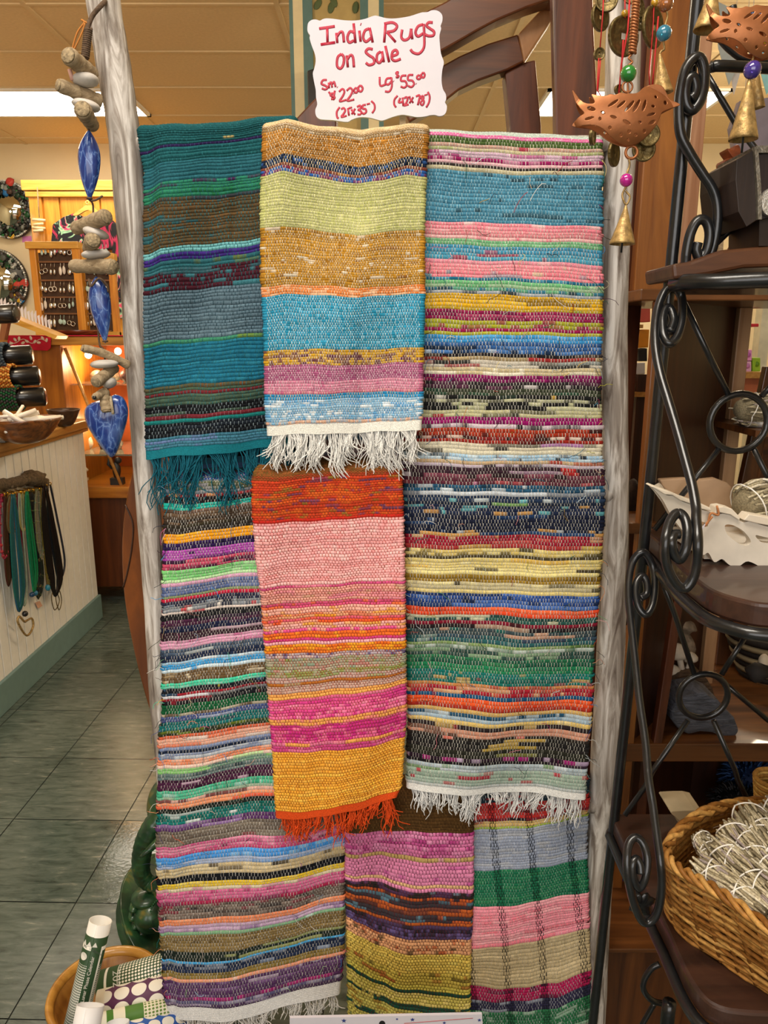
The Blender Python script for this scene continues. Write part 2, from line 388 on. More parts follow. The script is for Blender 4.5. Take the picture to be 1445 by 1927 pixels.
st_, ct_ = math.sin(TH), math.cos(TH)
def Pn(px, py, d):                                      # numpy version of P
    a = (px-722.5)/F; b = (963.5-py)/F; y = b*st_+ct_; t = d/y
    return np.stack([a*t, np.broadcast_to(d, a.shape)*np.ones_like(a), CZ+(b*ct_-st_)*t], -1)
def rug(name, label, d, L, R, us, dy, bands, top, bot, rh, sp, warp, rd, rhh=.02, th=.013, seed=1, amp=.30,
        sw=.42, hem=None, hem_px=16, fringe=None, fr_len=.05, fr_n=1.0, back=.3, pleats=(), rip=.003, stripe=None, fr_clump=22, back_fr=False, seg=(5, 26), pinch=.35, gain=1.0, threads=0, tass=(.2, .95)):
    d -= .09; rn = np.random.default_rng(seed); bd = parse(bands); wc = np.array(lin(warp)); by = [b[0] for b in bd]
    Ly, Lx = zip(*L); Ry, Rx = zip(*R); dyy = [q[0] for q in dy]; dyt = np.array([q[1] for q in dy], float)
    def DY(u, y):                                       # row sag at u (array) for reference height y
        row = np.array([np.interp(y, dyy, dyt[:, k]) for k in range(len(us))]); return np.interp(u, us, row)
    wmean = np.mean(np.interp(np.linspace(top, bot, 9), Ry, Rx)-np.interp(np.linspace(top, bot, 9), Ly, Lx))
    nW = int(wmean/sp); u = (np.arange(nW)+.5)/nW
    m0 = mpp((top+bot)/2, d); rc = th/2
    psi = np.radians([20, 42, 66, 90, 130, 180.])
    PS = np.concatenate([psi[::-1], np.zeros(nW), psi]); SG = np.concatenate([-np.ones(6), np.zeros(nW), np.ones(6)])
    U = np.concatenate([np.zeros(6), u, np.ones(6)]); XO = SG*rc*np.sin(PS); OFF = rc-rc*np.cos(PS); ncol = len(U)
    ph = rn.uniform(0, 6.28, (6, 3)); fq = rn.uniform(.6, 2.6, 6); fy = rn.uniform(.004, .014, 6)
    def ripple(uu, y):
        w = sum(np.sin(uu*6.28*fq[k]*.6+y*fy[k]+ph[k, 0]) for k in range(6))*rip/2.4
        for (uc, wd, dp, y0, y1) in pleats:
            e = 1/(1+math.exp(-(y-y0)/14))*1/(1+math.exp((y-y1)/14)); w = w+dp*e*np.exp(-((uu-uc)/wd)**2)
        return w
    hpx = rhh/mpp(top, d); ejit = .0011 if seg[1] >= 40 else .0005
    def front(y, uu):
        py = y+DY(uu, y)+1.1*np.sin(uu*9+y*.05+ph[0, 1])+.8*np.sin(uu*23+y*.021+ph[1, 1])
        l = np.interp(py, Ly, Lx)+rc/m0; r = np.interp(py, Ry, Rx)-rc/m0
        return Pn(l+(r-l)*uu, py, d)
    z0u = front(top+hpx, U); rip0 = ripple(U, top+hpx)
    def base(kind, t):
        if kind == 0:
            p = front(t, U); p[:, 1] += ripple(U, t); n = (0, -1, 0)
        elif kind == 1:
            p = z0u.copy(); p[:, 1] += rip0*math.cos(t)**2*(1 if t < R90 else 0)+rd*(1-math.cos(t)); p[:, 2] += rhh*math.sin(t)
            n = (0, -math.cos(t), math.sin(t))
        else:
            p = z0u.copy(); p[:, 1] += 2*rd+.004*np.sin(U*7+t*9); p[:, 2] -= t; n = (0, 1, 0)
        return p, np.array(n)
    def gen(rows, stitches, ampl, colf):
        V = []; Q = []; K = []; off = 0
        ff = (0, .33, .67, 1)
        for ri, (kind, t0, t1, yc, hpxrow) in enumerate(rows):
            A = ampl*hpxrow*m0
            col, wcol = colf(yc, ri)
            ej = np.where(SG < 0, rn.normal(0, ejit), rn.normal(0, ejit)) if stitches else 0
            pin = np.where(((np.arange(ncol)+ri) % 2) == 0, 1-pinch, 1.0)
            for f in ff:
                p, n = base(kind, t0+(t1-t0)*f)
                h = A*math.sin(math.pi*min(max(f, .04), .96))**.65*pin
                p = p+n[None]*(-OFF+h*np.cos(PS))[:, None]; p[:, 0] += XO+SG*h*np.sin(PS)+SG*ej
                V.append(p); K.append(col)
            b = off+np.arange(3)[:, None]*ncol+np.arange(ncol)[None]; nx = off+np.arange(3)[:, None]*ncol+(np.arange(ncol)[None]+1) % ncol
            q = np.stack([b, nx, nx+ncol, b+ncol], -1).reshape(-1, 4); Q.append(q); off += 4*ncol
            if stitches and kind < 2:
                ks = np.arange(6, 6+nW); ks = ks[((ks+ri) % 2) == 0]; ks = ks[rn.random(len(ks)) > .07]
                if stripe is not None:
                    dk = stripe(U, yc); ks = np.unique(np.concatenate([ks, np.nonzero(dk & (np.arange(ncol) > 5) & (np.arange(ncol) < 6+nW))[0]]))
                nk = len(ks); hw = .8*sw*sp*m0*rn.uniform(.6, 1.25, nk); jx = rn.normal(0, .18*sp*m0, nk)
                wcc = (wcol[None]*.72+col[ks]*.18)*rn.uniform(.6, 1.08, (nk, 1))
                if stripe is not None: wcc = np.where(dk[ks][:, None], np.array(lin('16181c'))[None], wcc); hw = np.where(dk[ks], hw*1.5, hw)
                S = []
                for f in (.0, .5, 1.0):
                    p, n = base(kind, t0+(t1-t0)*f); p = p[ks]
                    h = A*(1-pinch)*(math.sin(math.pi*min(max(f, .02), .98))**.65)+.00035
                    p = p+n[None]*h
                    for sgn in (-1, 1):
                        s2 = p.copy(); s2[:, 0] += sgn*hw+jx; S.append(s2)
                S = np.stack(S, 1)                      # nk,6,3
                V.append(S.reshape(-1, 3)); K.append(np.repeat(np.minimum(wcc, 1), 6, 0))
                o = off+np.arange(nk)[:, None]*6
                Q.append(np.concatenate([o+np.array([[0, 1, 3, 2]]), o+np.array([[2, 3, 5, 4]])], 0)); off += nk*6
        return np.concatenate(V), np.concatenate(Q), np.concatenate(K)
    def colf(yc, ri):
        i = max(0, int(np.searchsorted(by, yc, 'right'))-1); y, b, al, wp = bd[i]
        cols = [b]+[a[0] for a in al]; pr = np.array([1-sum(a[1] for a in al)]+[a[1] for a in al]); pr = np.maximum(pr, .02); pr /= pr.sum()
        k = 0; out = np.zeros((ncol, 3))
        solid = rn.random() < .35; sgl = seg if rn.random() < .5 else (1, max(4, seg[1]*.25))
        while k < ncol:
            n = max(1, int(rn.uniform(*sgl))); c = cols[rn.choice(len(cols), p=pr)] if not (solid and rn.random() < .5) else b
            out[k:k+n] = b if c is b else b+(c-b)*rn.uniform(.55, 1); k += n
        out = gain*out*rn.uniform(.84, 1.14)*rn.normal(1, .07, (ncol, 1))
        return np.clip(out, .004, .96), (np.array(wp) if wp else wc)
    rows = []; y = top+hpx
    while y < bot:
        h = rh*rn.uniform(.78, 1.25); h = min(h, bot-y+.01); rows.append((0, y, y+h, y+h/2, h)); y += h
    arc = math.pi*math.sqrt((rd*rd+rhh*rhh)/2); na = max(6, int(arc/(rh*m0)))
    pre = []
    for i in range(na):
        a0, a1 = math.pi*i/na, math.pi*(i+1)/na; am = (a0+a1)/2
        pre.append((1, a1, a0, top+hpx*(1-math.sin(am)) if am < R90 else top+8+i*rh, rh))
    nb = int(back/(rh*m0*2)); bk = [(2, back*(i+1)/nb, back*i/nb, min(bot-2, top+(back*i/nb)/m0), rh*1.6) for i in range(nb)]
    rows = bk[::-1]+pre[::-1]+rows
    cen = front(np.array((top+bot)/2), np.array([.5]))[0]
    root = thing(name, label, 'rug', (cen[0], d+rd, front(np.array(float(bot)), np.array([.5]))[0][2]), 'woven rag rugs on the ladder')
    V, Q, K = gen(rows, True, amp, colf); make_mesh('woven_panel', V, Q, K, M['attr'], root)
    if hem:
        hc = np.array(lin(hem))
        hr = [(0, bot+hem_px*i/8, bot+hem_px*(i+1)/8, bot, hem_px/8) for i in range(8)]
        V, Q, K = gen(hr, False, .18, lambda yc, ri: (np.clip(hc*rn.normal(1, .04, (ncol, 1)), 0, .95), hc)); make_mesh('hem', V, Q, K, M['attr'], root)
    if fringe:
        def strands(kind, tt, length, n):
            mb = MB(); fc = lin(fringe); ctr = np.sort(rn.uniform(-.01, 1.01, max(3, int(wmean/fr_clump)))); sl = rn.uniform(-.35, .35, len(ctr)); ln = rn.uniform(.45, 1.15, len(ctr)); tw = rn.uniform(*tass, len(ctr))
            pb, _ = base(kind, tt); cols_u = U
            for i in range(n):
                uu = rn.uniform(.004, .996); k = int(np.argmin(np.abs(ctr-uu)))
                x = np.interp(uu, cols_u[6:-6], pb[6:-6, 0]); yv = np.interp(uu, cols_u[6:-6], pb[6:-6, 1]); z = np.interp(uu, cols_u[6:-6], pb[6:-6, 2])
                cx = np.interp(ctr[k], cols_u[6:-6], pb[6:-6, 0]); s = length*ln[k]*rn.uniform(.6, 1.2); q = []
                w1, w2 = rn.normal(0, .10), rn.uniform(0, 6.28); yo = rn.uniform(0, th*.8)
                free = rn.random() < .2; hook = rn.random() < .18
                for j in range(8):
                    t = j/7; conv = (1-math.exp(-3*t))*tw[k]*(.15 if free else 1)
                    xx = x+(cx-x)*conv+sl[k]*s*t*t*.6+w1*s*t+.10*s*math.sin(7*t+w2)*t
                    if hook: xx += .35*s*t*t*math.copysign(1, w1)
                    q.append((xx, yv+yo-.006*math.sin(3*t+w2)*t-.004*t, z-s*(t-(.28*t*t if hook else 0))))
                mb.tube(q, [.00085]*7+[.0006], 4, col=tuple(np.array(fc)*rn.uniform(.72, 1.04)), caps=False)
            return mb
        o = strands(0, bot+(hem_px if hem else 0), fr_len, int(wmean*fr_n)).build('fringe', M['attr'], root, clean=False); o['kind'] = 'stuff'
        if back_fr: o = strands(2, back, fr_len, int(wmean*fr_n*1.3)).build('fringe', M['attr'], root, clean=False); o['kind'] = 'stuff'
    if threads:
        mb = MB(); pal = [b[1] for b in bd]+[np.array((.75, .72, .66))]*6+[np.array((.02, .02, .02))]*4
        for i in range(threads):
            edge = rn.random() < .4; uu = float(rn.choice([0., 1.])) if edge else rn.uniform(.02, .98)
            p = front(np.array(rn.uniform(top+hpx+5, bot-5)), np.array([uu]))[0]; p[1] += -.0035; L_ = rn.uniform(.008, .03); a0 = rn.uniform(0, 6.28) if not edge else (math.pi if uu < .5 else 0)+rn.normal(0, .5); q = []
            for j in range(6):
                q.append(tuple(p)); a0 += rn.normal(0, .55); p = p+np.array((math.cos(a0)*L_/5, -.0006 if j < 3 else .0004, math.sin(a0)*L_/5-.0006*j))
            mb.tube(q, .00042, 3, col=tuple(pal[rn.integers(len(pal))]), caps=False)
        o = mb.build('loose_thread', M['attr'], root, clean=False); o['kind'] = 'stuff'
    return root

U5 = [0, .25, .5, .75, 1]
# teal rug, top left
rug('teal_rug', 'small teal, brown and blue-grey rag rug with teal fringe, leftmost on the top rung', 1.178,
    [(215, 254), (245, 252), (285, 258), (320, 265), (400, 267), (500, 272), (562, 271), (736, 268), (830, 266), (870, 268)], [(215, 556), (900, 558)],
    [0, .1, .3, .5, .78, 1], [(232, [-3, 2, 3, 0, -9, -10]), (283, [0, -8, -12, -17, -27, -30]), (500, [0, -12, -18, -24, -32, -34]), (560, [0, -8, -13, -17, -23, -26]), (735, [0, -5, -10, -14, -20, -24]), (862, [0, -5, -11, -15, -22, -26])],
    [(200, '1d5a5e c8b070:.02'), (279, '2b1b4a w3a4a70'), (288, '1c5a5f c8b070:.02'), (316, '2a6672 235c68:.3'), (354, '2f8468 4a2050:.3'), (363, '2a7a5c 1f6a40:.3'), (386, '3a3f45 5a4a30:.4'),
     (392, '5a4a30 6b5030:.35 2f5f66:.07'), (482, '6fb0b4'), (490, '3f2a80 4a2f90:.3'), (507, '2f6a74 6a7a40:.1'), (516, '4a1a28 3f7f8a:.3 2f6a74:.1'), (557, '5f7886 6a8492:.3 w2c4a56'), (649, '3f8a6a 6f8f40:.3 5a3a60:.08'),
     (658, '1f7390 2a7f98:.35 1a6680:.2'), (735, '5f5a40 7a5030:.3'), (742, '4f6650'), (747, '7a2a30'), (752, '4a6050 56705c:.3'), (772, '15181c 4a6050:.28 w8a9aa0'), (790, '7a2a34 15181c:.12 w9a6a70'), (800, '1f8a86'), (804, '14181e 1c2430:.3 w8a9aa0'), (831, '4a86a0 6a80b0:.3 5a98a8:.2')],
    230, 850, 6.6, 3.8, '2c7078', .037, rhh=.014, seed=11, amp=.4, sw=.26, hem='177482', hem_px=17, fringe='176274', fr_len=.085, fr_n=.9, back=.545, fr_clump=30, tass=(.8, 1.0),
    pleats=((.60, .03, .006, 380, 480), (.33, .03, .005, 560, 660), (.72, .10, .008, 240, 700), (.03, .05, .006, 240, 900)), rip=.007, pinch=.15, gain=.8)
# gold rug in front, top middle
rug('gold_rug', 'small ochre, pale green and turquoise rag rug with white fringe under the price sign', 1.150,
    [(205, 495), (217, 494), (325, 491), (374, 489), (524, 490), (615, 495), (764, 497), (804, 500), (840, 501)], [(205, 809), (225, 809), (300, 804), (424, 800), (549, 800), (615, 799), (764, 796), (800, 794), (840, 793)],
    [0, .12, .33, .6, .75, .9, 1], [(218, [0, -4, 9, 15, 10, 3, 5]), (302, [0, -9, 0, 10, 7, -6, -5]), (432, [0, -3, 4, 13, 8, 4, 3]), (559, [0, -4, -2, 1, -2, -4, -4]), (803, [0, -1, -3, -5, -7, -8, -9])],
    [(200, 'cdb083 e0c79a:.2 b89a6c:.2 we8d5b0'), (239, '9a7a50 c9b8a0:.3'), (248, 'a8712a 8a5a20:.3 b87c30:.2'), (302, '20304e 15181e:.4 2f5a9a:.15'), (318, '7a4030 a8712a:.4 20304e:.3'), (324, '2f62ac 8a2a3a:.45'),
     (334, 'b3b472 c0be7e:.3 aaac66:.2 we6e0b8'), (432, 'b5832a d9cdb8:.08 9a6a20:.25 8a5a2a:.05'), (541, 'd97a3a f0b890:.3'), (558, '2a8cae 2a7f98:.25 3a9cc0:.2 wd5ecf0'), (659, 'c99a2a 5a2a4a:.45 we8d8c0'),
     (688, 'a85a80 9a4a70:.3 wf0d8dc'), (718, 'd0809a b06080:.3 wf0d8dc'), (738, 'b8607f d0809a:.3'), (746, '2a86b8'), (752, '7fb0d0 e8eef0:.25 5a98c8:.3 wf0f4f4'), (795, 'd8a890 7fb0d0:.5')],
    218, 801, 4.8, 2.6, 'ead9b8', .065, rhh=.018, seed=12, sw=.36, hem='f0eee4', hem_px=19, fringe='f4f2ec', fr_len=.062, fr_n=1.5, back=.585, fr_clump=26, back_fr=True, rip=.0055,
    pleats=((.6, .08, .006, 210, 420), (.12, .08, -.004, 210, 420), (.62, .05, .004, 600, 900)), seg=(3, 12))
# big rug at right
rug('large_rug', 'large multicoloured striped rag rug with wide blue band, hanging furthest right on the top rung', 1.180,
    [(220, 756), (870, 755), (1010, 761), (1163, 763), (1376, 766), (1461, 764), (1500, 764)],
    [(220, 1132), (250, 1134), (449, 1133), (574, 1136), (760, 1132), (867, 1136), (908, 1138), (977, 1137), (1056, 1134), (1163, 1128), (1239, 1122), (1315, 1119), (1406, 1110), (1437, 1107), (1479, 1104), (1510, 1103)],
    U5, [(235, [1, -1, -3, 0, 9]), (254, [-1, 2, 6, 10, 14]), (417, [-1, 2, 5, 8, 12]), (550, [-1, 2, 5, 9, 15]), (626, [0, 1, 2, 4, 5]), (784, [0, 0, 1, 1, 2]), (851, [0, 2, 3, 5, 6]), (1006, [0, 1, 1, 2, 3]), (1111, [0, 3, 5, 8, 10]), (1304, [0, 4, 7, 11, 14]), (1473, [0, 4, 9, 14, 18])],
    [(200, 'b4c0b6 202020:.25'), (243, 'a9b8ae'), (249, 'd86a9e e090b4:.3'), (258, '4a6030 wd8d8c0'), (267, 'c9a090 b02a4a:.1 d8b8a0:.3'), (274, 'b8ae8a 8a9a60:.25'), (281, 'c0a0b4 9a2a6a:.4'), (292, '9a2060 c890a8:.45'), (300, 'd8a8b0'), (304, '3a3230 b8ae90:.5'), (311, 'b0a888 3a3230:.2'),
     (317, '4a86a0 3f7a94:.4 2a4450:.10 wa9d0dc'), (417, 'e0808e f0a0a8:.3 f4c0c0:.15'), (430, 'dc8890 4a86a0:.06 f0a0a8:.3'), (441, 'eab0b0 e0808e:.3'), (448, '6aa878 7ab888:.4'), (460, '3f88a8 a0304a:.1'), (470, '4a98b4 9a3a50:.15'), (483, 'e890a0 f4b8bc:.4'), (494, 'ec8a96 c8a090:.2 2a6070:.05'), (506, 'e8808e 6a90a0:.2 d8c0a0:.1'),
     (517, '1f6480 4a90a8:.2'), (526, '6ab078 a8c8a0:.3'), (536, '3a7a90 6ab078:.3 2a3a40:.2'), (545, 'a0a8b0 30383c:.4'), (551, 'd4a41e e0b83a:.3 8a6a20:.06'), (576, 'c0a02a 9aa030:.3'), (581, '8a1c4a 6a1840:.3 a03a60:.2'), (601, '9a9a2a 8a1c4a:.45'), (612, '9a1c50 8a1c4a:.3'), (622, 'a8a83a'),
     (626, '3a90cc 58a8e0:.3'), (641, '2f5a94 4a78b4:.4 c0d0e0:.05 18202c:.1'), (662, '221e20 5a4a40:.3'), (670, '3a2c28 c8b080:.3 a03030:.15'), (680, 'c8c0b0 a02a3a:.3 2a6070:.15 202020:.3'), (689, 'c0b088 ddd6c0:.2'), (702, '8a1a60 5a1440:.4'), (716, '2a2428 5a3048:.2 d0c8c8:.1'), (728, '222024 c8c8c0:.15'), (733, '3a4030 1f4a38:.3 c8a850:.2'),
     (740, '1c1c1c 2a3a30:.2 e0dcd0:.06 c8a040:.04'), (748, 'a8a888 1c1c1c:.55'), (757, '1c1c1c c8c8a0:.18'), (768, '1e1e20 c8c89a:.3'), (773, 'c0bc90 1e1e20:.2 a02030:.04'), (784, '9a1468 7a1858:.2'), (794, '4a1840'), (799, 'c8b8c0 201a1e:.5'), (805, 'a8341e 3a2020:.3'), (817, '7a2020 d8c0b0:.3 1e1a1a:.3'), (824, 'a02a20 1e1a1a:.4'),
     (830, 'c8c0a8 1e1a1a:.45 a070a0:.1'), (842, 'd8d2b8 1e1a1a:.25'), (851, 'c0d4e0 28303a:.25 8ab8d8:.3'), (862, 'd0b088 b03030:.15'), (872, 'c8b8c8 2a1a24:.4'), (878, '3a2430 c0a0b8:.2 b02a2a:.15'), (890, '2a1a20 7a4050:.3 d8c8d0:.08'), (900, '5a2a38 a04a50:.3 c080a0:.1'),
     (908, '2a5a7a 1c3a50:.4 d0dce4:.15'), (922, 'd0d8e0 1c2c44:.5'), (928, '24344e 6ab0b8:.15 d0dce0:.1'), (940, '1a2438 3a5a4a:.3 7aa860:.15'), (950, '1c2640 5aa0a8:.15 c09050:.12'), (965, '1a2036 24406a:.2 c8d0d8:.05 d09a50:.06'), (1007, '9a1a30 c0504a:.3 d8b080:.15'), (1025, 'b03a3a d8c060:.5'),
     (1030, 'd8c070 3a3424:.2 e8d890:.3'), (1044, '4a4028 e0c870:.5'), (1052, 'e0cc80 f0e4a8:.35 d8b050:.15'), (1066, 'e8d890 3a3020:.2'), (1080, '9a7a28 86681c:.3'), (1094, 'c8bc90 3a3424:.3 e8dca0:.3'), (1103, 'e8d48a e0b040:.2'), (1112, '2a4a90 1c2a4a:.4 4a70b8:.3'), (1136, 'e04a28 f06a40:.25'),
     (1152, '2a5a52 c8c8a8:.15 1c3a38:.3'), (1162, '8a1c34 2a2020:.3'), (1172, '241c20 c8a890:.2 7a4a50:.15'), (1182, '3a4a50 c89a80:.15 1f5a54:.3'), (1190, '2a5a5e 3a4a60:.3 8aa098:.2'), (1204, '8aa868 5a7a40:.4 a8b8a0:.2'), (1212, 'b8c8c0 5a7a60:.4'), (1220, '2f4a44 7a9a78:.35'), (1232, '1a5a44 2f7a50:.4 b05a40:.05'),
     (1244, '1f7a50 176a50:.3'), (1256, '147068 20806a:.3 b0a060:.06'), (1270, '1a6a60 c0a060:.12 8a2a3a:.1'), (1283, 'd08a50 b03a3a:.4'), (1290, 'a02030 d8b080:.3 c05a40:.2'), (1298, '1a5a8a 8a1c34:.2'), (1312, 'e8582a d84020:.3'), (1324, 'a83020 e0b040:.2'), (1328, 'd8b068 e8d090:.3 2a5a7a:.1'), (1336, '24506e b8c8d0:.35'), (1344, 'a8c0d0 6a90b0:.3'),
     (1352, 'e0c070 e8d090:.3'), (1360, '2a2022 c0a060:.2 a03a3a:.2'), (1368, 'd89a80 2a2020:.3'), (1376, '2a2420 e07a6a:.25'), (1384, '1c1a1a c0a050:.15'), (1396, '221e1e d0c8d0:.06 b89a40:.08'), (1405, '2a2a22 7a7a40:.2'), (1414, '2a1828 b02a80:.1 c0a8c8:.12'), (1424, '1c181c 3a2a3a:.2'), (1430, 'a8b8c0 c8d4dc:.3 7a9a70:.15'), (1442, '9ab0a0 a8243a:.12 8aa090:.3'), (1462, '98aca0 b02a3a:.15'), (1468, 'c8d0d0')],
    236, 1473, 6.4, 3.1, 'e2ded2', .037, rhh=.014, seed=13, sw=.24, hem='eeeeea', hem_px=12, fringe='eeeeec', fr_len=.042, fr_n=.9, back=.5, fr_clump=30, rip=.005, seg=(6, 40), threads=260)
# long rug at left
rug('long_rug', 'long multicoloured striped rag rug with white hem, hanging on the left of the middle rung', 1.180,
    [(880, 313), (898, 312), (958, 306), (1010, 306), (1141, 304), (1216, 302), (1339, 303), (1384, 295), (1595, 291), (1733, 295), (1817, 299), (1880, 304), (1930, 312)],
    [(850, 640), (1568, 649), (1800, 648), (1861, 641), (1930, 636)], U5,
    [(897, [0, -5, -6, -4, -4]), (958, [0, -8, -14, -16, -18]), (1300, [0, -12, -24, -30, -34]), (1550, [0, -14, -30, -36, -42]), (1670, [0, -11, -22, -26, -42]), (1820, [0, -7, -28, -37, -60]), (1920, [0, -10, -18, -32, -56])],
    [(880, '2f4a8a 5a6070:.3'), (907, '6a7078 5a6040:.3'), (915, '5a5f48 7a7a80:.3'), (924, '7a8088 5a6070:.2'), (933, 'a03038 c89a60:.3 2a2020:.2'), (941, '1e1c1e'), (950, '1fa596 28b4a4:.3'), (964, '7a5f50 4a3c30:.3'), (970, '4a3c30 6a5440:.35 201c1a:.3'), (988, '5a5030 2a2420:.4'), (996, '2e2824 c0703a:.1'), (1004, 'f0a018 f8b83a:.3 b05a20:.05'),
     (1024, '2e1c4e 1c1430:.2'), (1036, 'b04ab0 3a1850:.4'), (1054, '3a1838 d04a68:.4'), (1064, 'c04a68 3a1838:.35'), (1076, '7ac878 a0d898:.3'), (1092, 'b8e0a8 d8a0c8:.2'), (1096, 'd8a0c0'), (1102, '5a6a98 7a88b0:.3'), (1118, '8a9a68 c8d0c0:.3'), (1124, 'c02040 a01838:.3'), (1132, '2a2c44 8a98a8:.25'), (1142, '8a9098 c03a40:.25 2a2c3c:.3 e0d8d0:.15'), (1152, 'd8c8c0 a02a3a:.4'),
     (1158, '1e1e22'), (1170, '4a2440 2a2030:.4'), (1180, '1c2240 3a2440:.15'), (1194, '3a2430 c8a8b8:.1'), (1208, 'e0a0c0 c86a98:.25 3a2030:.06'), (1226, '4a5a70 c8d0d0:.25'), (1234, '24304c c0c8d0:.12'), (1247, 'a8d0ec e8f0f4:.3'), (1254, '3a9ad8 6ab8e8:.25'), (1264, 'd0e4f0 3a9ad8:.3'), (1270, '6a5438 a08a68:.35 d8c8a8:.12'), (1290, '48d0a8 88e0c8:.3'),
     (1300, '1e2028 a02030:.2 c8c050:.08 3a5a7a:.1'), (1312, 'd0d0d8 1e2028:.35'), (1318, '1c1e24 8a2030:.2'), (1328, '125a34 0e4a2c:.3'), (1345, '6a5a48 c8c0a8:.25'), (1354, '4a5a90 a8b4d0:.3'), (1362, '1a7070 3a4a60:.15'), (1376, '6a7a2a 2a3030:.3'), (1385, '2e3420 6a7a2a:.3'), (1389, 'e06a48 c04a38:.2'), (1398, 'f0b098 e87a58:.4 e8d8d0:.2'), (1410, '7a8ab0 b8c4d8:.3'), (1418, '1c2840 5a6a90:.2'), (1424, '8a98b8 d8e0e8:.3'),
     (1434, 'f09068 f8c0a8:.35'), (1446, 'f4d0c0 b8e0a0:.25'), (1452, '8ac878 6a8a80:.35'), (1460, '6a8080 3a4a50:.25'), (1474, '4a2040 30182c:.3 c0a0b8:.08'), (1490, '58c8a0 a0d8c8:.35 3aa880:.2'), (1502, '90a890 4ab890:.4'), (1512, '7a4a48 e0b0a0:.3'), (1518, 'f09a70 e05a40:.3'), (1526, '1c2420 2a3a34:.3'), (1538, '1a7a74 126058:.25 e0e8e8:.06'), (1554, '5a3468 9a78b0:.3'), (1568, '8a7e70 6a5e54:.35 8a2a40:.05'),
     (1594, 'c85a88 e890b0:.45 5a2040:.08'), (1612, 'd05080'), (1616, '4a9ae8 88c0f0:.3'), (1630, 'a8b8d8 6a98d0:.3'), (1638, 'c8b48a 3a342c:.2 dccca4:.3'), (1658, '16181e'), (1669, 'f0cc3a f8dc68:.3'), (1682, 'f4e4c0 e0a0b0:.3'), (1688, 'd86a98 b04070:.3'), (1702, 'a8284f 7a3a58:.3'), (1712, '6a5c54 8a7a70:.3 8a2a40:.1 3a3434:.2'), (1740, 'e88a60 f8a880:.3'), (1752, 'c8a8c8 8a6a9a:.3'), (1760, '7aa880 c8e0d8:.3'),
     (1768, '8a7448 6e5a34:.35'), (1798, '1e2a24 a8b070:.2'), (1816, '48a0d8'), (1822, '24304c 8a98b0:.25'), (1834, '8a743c 6e5c2c:.3'), (1848, 'f0a080 f8c8b8:.3'), (1856, '5a3864 7a5888:.3 c8b0cc:.1'), (1880, 'a02a70 4a3058:.4'), (1888, '5a5478 a8a0b8:.3'), (1896, '4a3454 8a7a98:.3')],
    897, 1902, 5.5, 3.0, 'dcd8d0', .037, rhh=.012, seed=14, sw=.24, hem='e6e4e2', hem_px=24, fringe='dcd8d2', fr_len=.05, fr_n=1.0, back=.3, rip=.006, seg=(6, 40), threads=220, pleats=((.45, .25, -.006, 1500, 2000), (.02, .04, .006, 880, 2000)))
# pink and orange rug, middle
rug('pink_orange_rug', 'small red, pink and orange rag rug with orange fringe on the middle rung', 1.150,
    [(860, 475), (891, 475), (940, 474), (987, 478), (1055, 483), (1113, 490), (1170, 494), (1234, 498), (1311, 502), (1380, 508), (1425, 512), (1517, 517), (1560, 518)],
    [(860, 755), (873, 755), (987, 759), (1080, 761), (1215, 763), (1288, 764), (1357, 765), (1403, 761), (1450, 759), (1489, 755), (1503, 748), (1560, 746)], U5,
    [(882, [0, -3, -7, -10, -12]), (984, [0, -3, -6, -9, -12]), (1108, [0, -4, -7, -11, -15]), (1224, [0, -4, -7, -11, -15]), (1318, [0, -5, -14, -23, -32]), (1414, [0, 0, -4, -13, -23]), (1526, [0, 0, -9, -18, -36])],
    [(860, '6a4a20 8a5a2a:.3'), (897, '8a4a24 a83a20:.4'), (906, 'b83a1e c85a20:.3 5a3a5a:.14 7a6a2a:.12'), (978, 'c0281e'), (984, 'f0a8a8 f4b8b4:.4 ec9898:.2 wc8523f'), (1106, 'c04a78 d87a90:.3'), (1112, 'e09a90 d88090:.3 c8a080:.2'), (1130, 'e0a090 2a2024:.02 d88090:.3'), (1140, 'd0507a e06a3a:.3'), (1146, 'e8a898 e0a050:.3'), (1158, 'e0a078 e89a30:.3 d86a50:.2'), (1166, 'd85a70 e05a28:.3'),  # olive-brown top band has shade put into its colour
     (1172, 'e8582a e8a890:.35'), (1180, 'e8a8a0 e0a040:.3'), (1190, 'd8508a e8a08a:.3'), (1196, 'e86a28 f09a28:.25'), (1206, 'c83a78'), (1210, 'e8a8b0'), (1216, 'f0a028 e86a20:.35'), (1226, 'e87a28 f0a828:.3'), (1234, 'a898a0 4a4070:.2 c8b0a8:.3'), (1242, 'b0a890 8aa088:.25 8a9a58:.15 c08a80:.2'), (1268, '8a9050 a8a088:.45'), (1278, 'b89a90 8a9a60:.2 c07a40:.1'), (1290, 'b06a28 9a9a7a:.4'), (1296, 'b8988a a07a6a:.3'),
     (1312, 'f0a858 wc8601a'), (1321, 'e86a98 c83080:.33 f08aa8:.2'), (1360, 'f0a85a ee8a80:.3'), (1366, 'c83080 e8709a:.5'), (1398, 'f0a85a e070a0:.3'), (1403, 'd04a8a e878a0:.4'), (1414, 'f0a83a f4b44a:.4 wc06018')],
    882, 1526, 5.0, 3.0, 'b8482a', .065, rhh=.014, seed=15, sw=.42, hem='e2521e', hem_px=14, fringe='e2521e', fr_len=.05, fr_n=1.1, back=.3, fr_clump=26, rip=.006, seg=(4, 18), amp=.46, pinch=.65, gain=1.1)
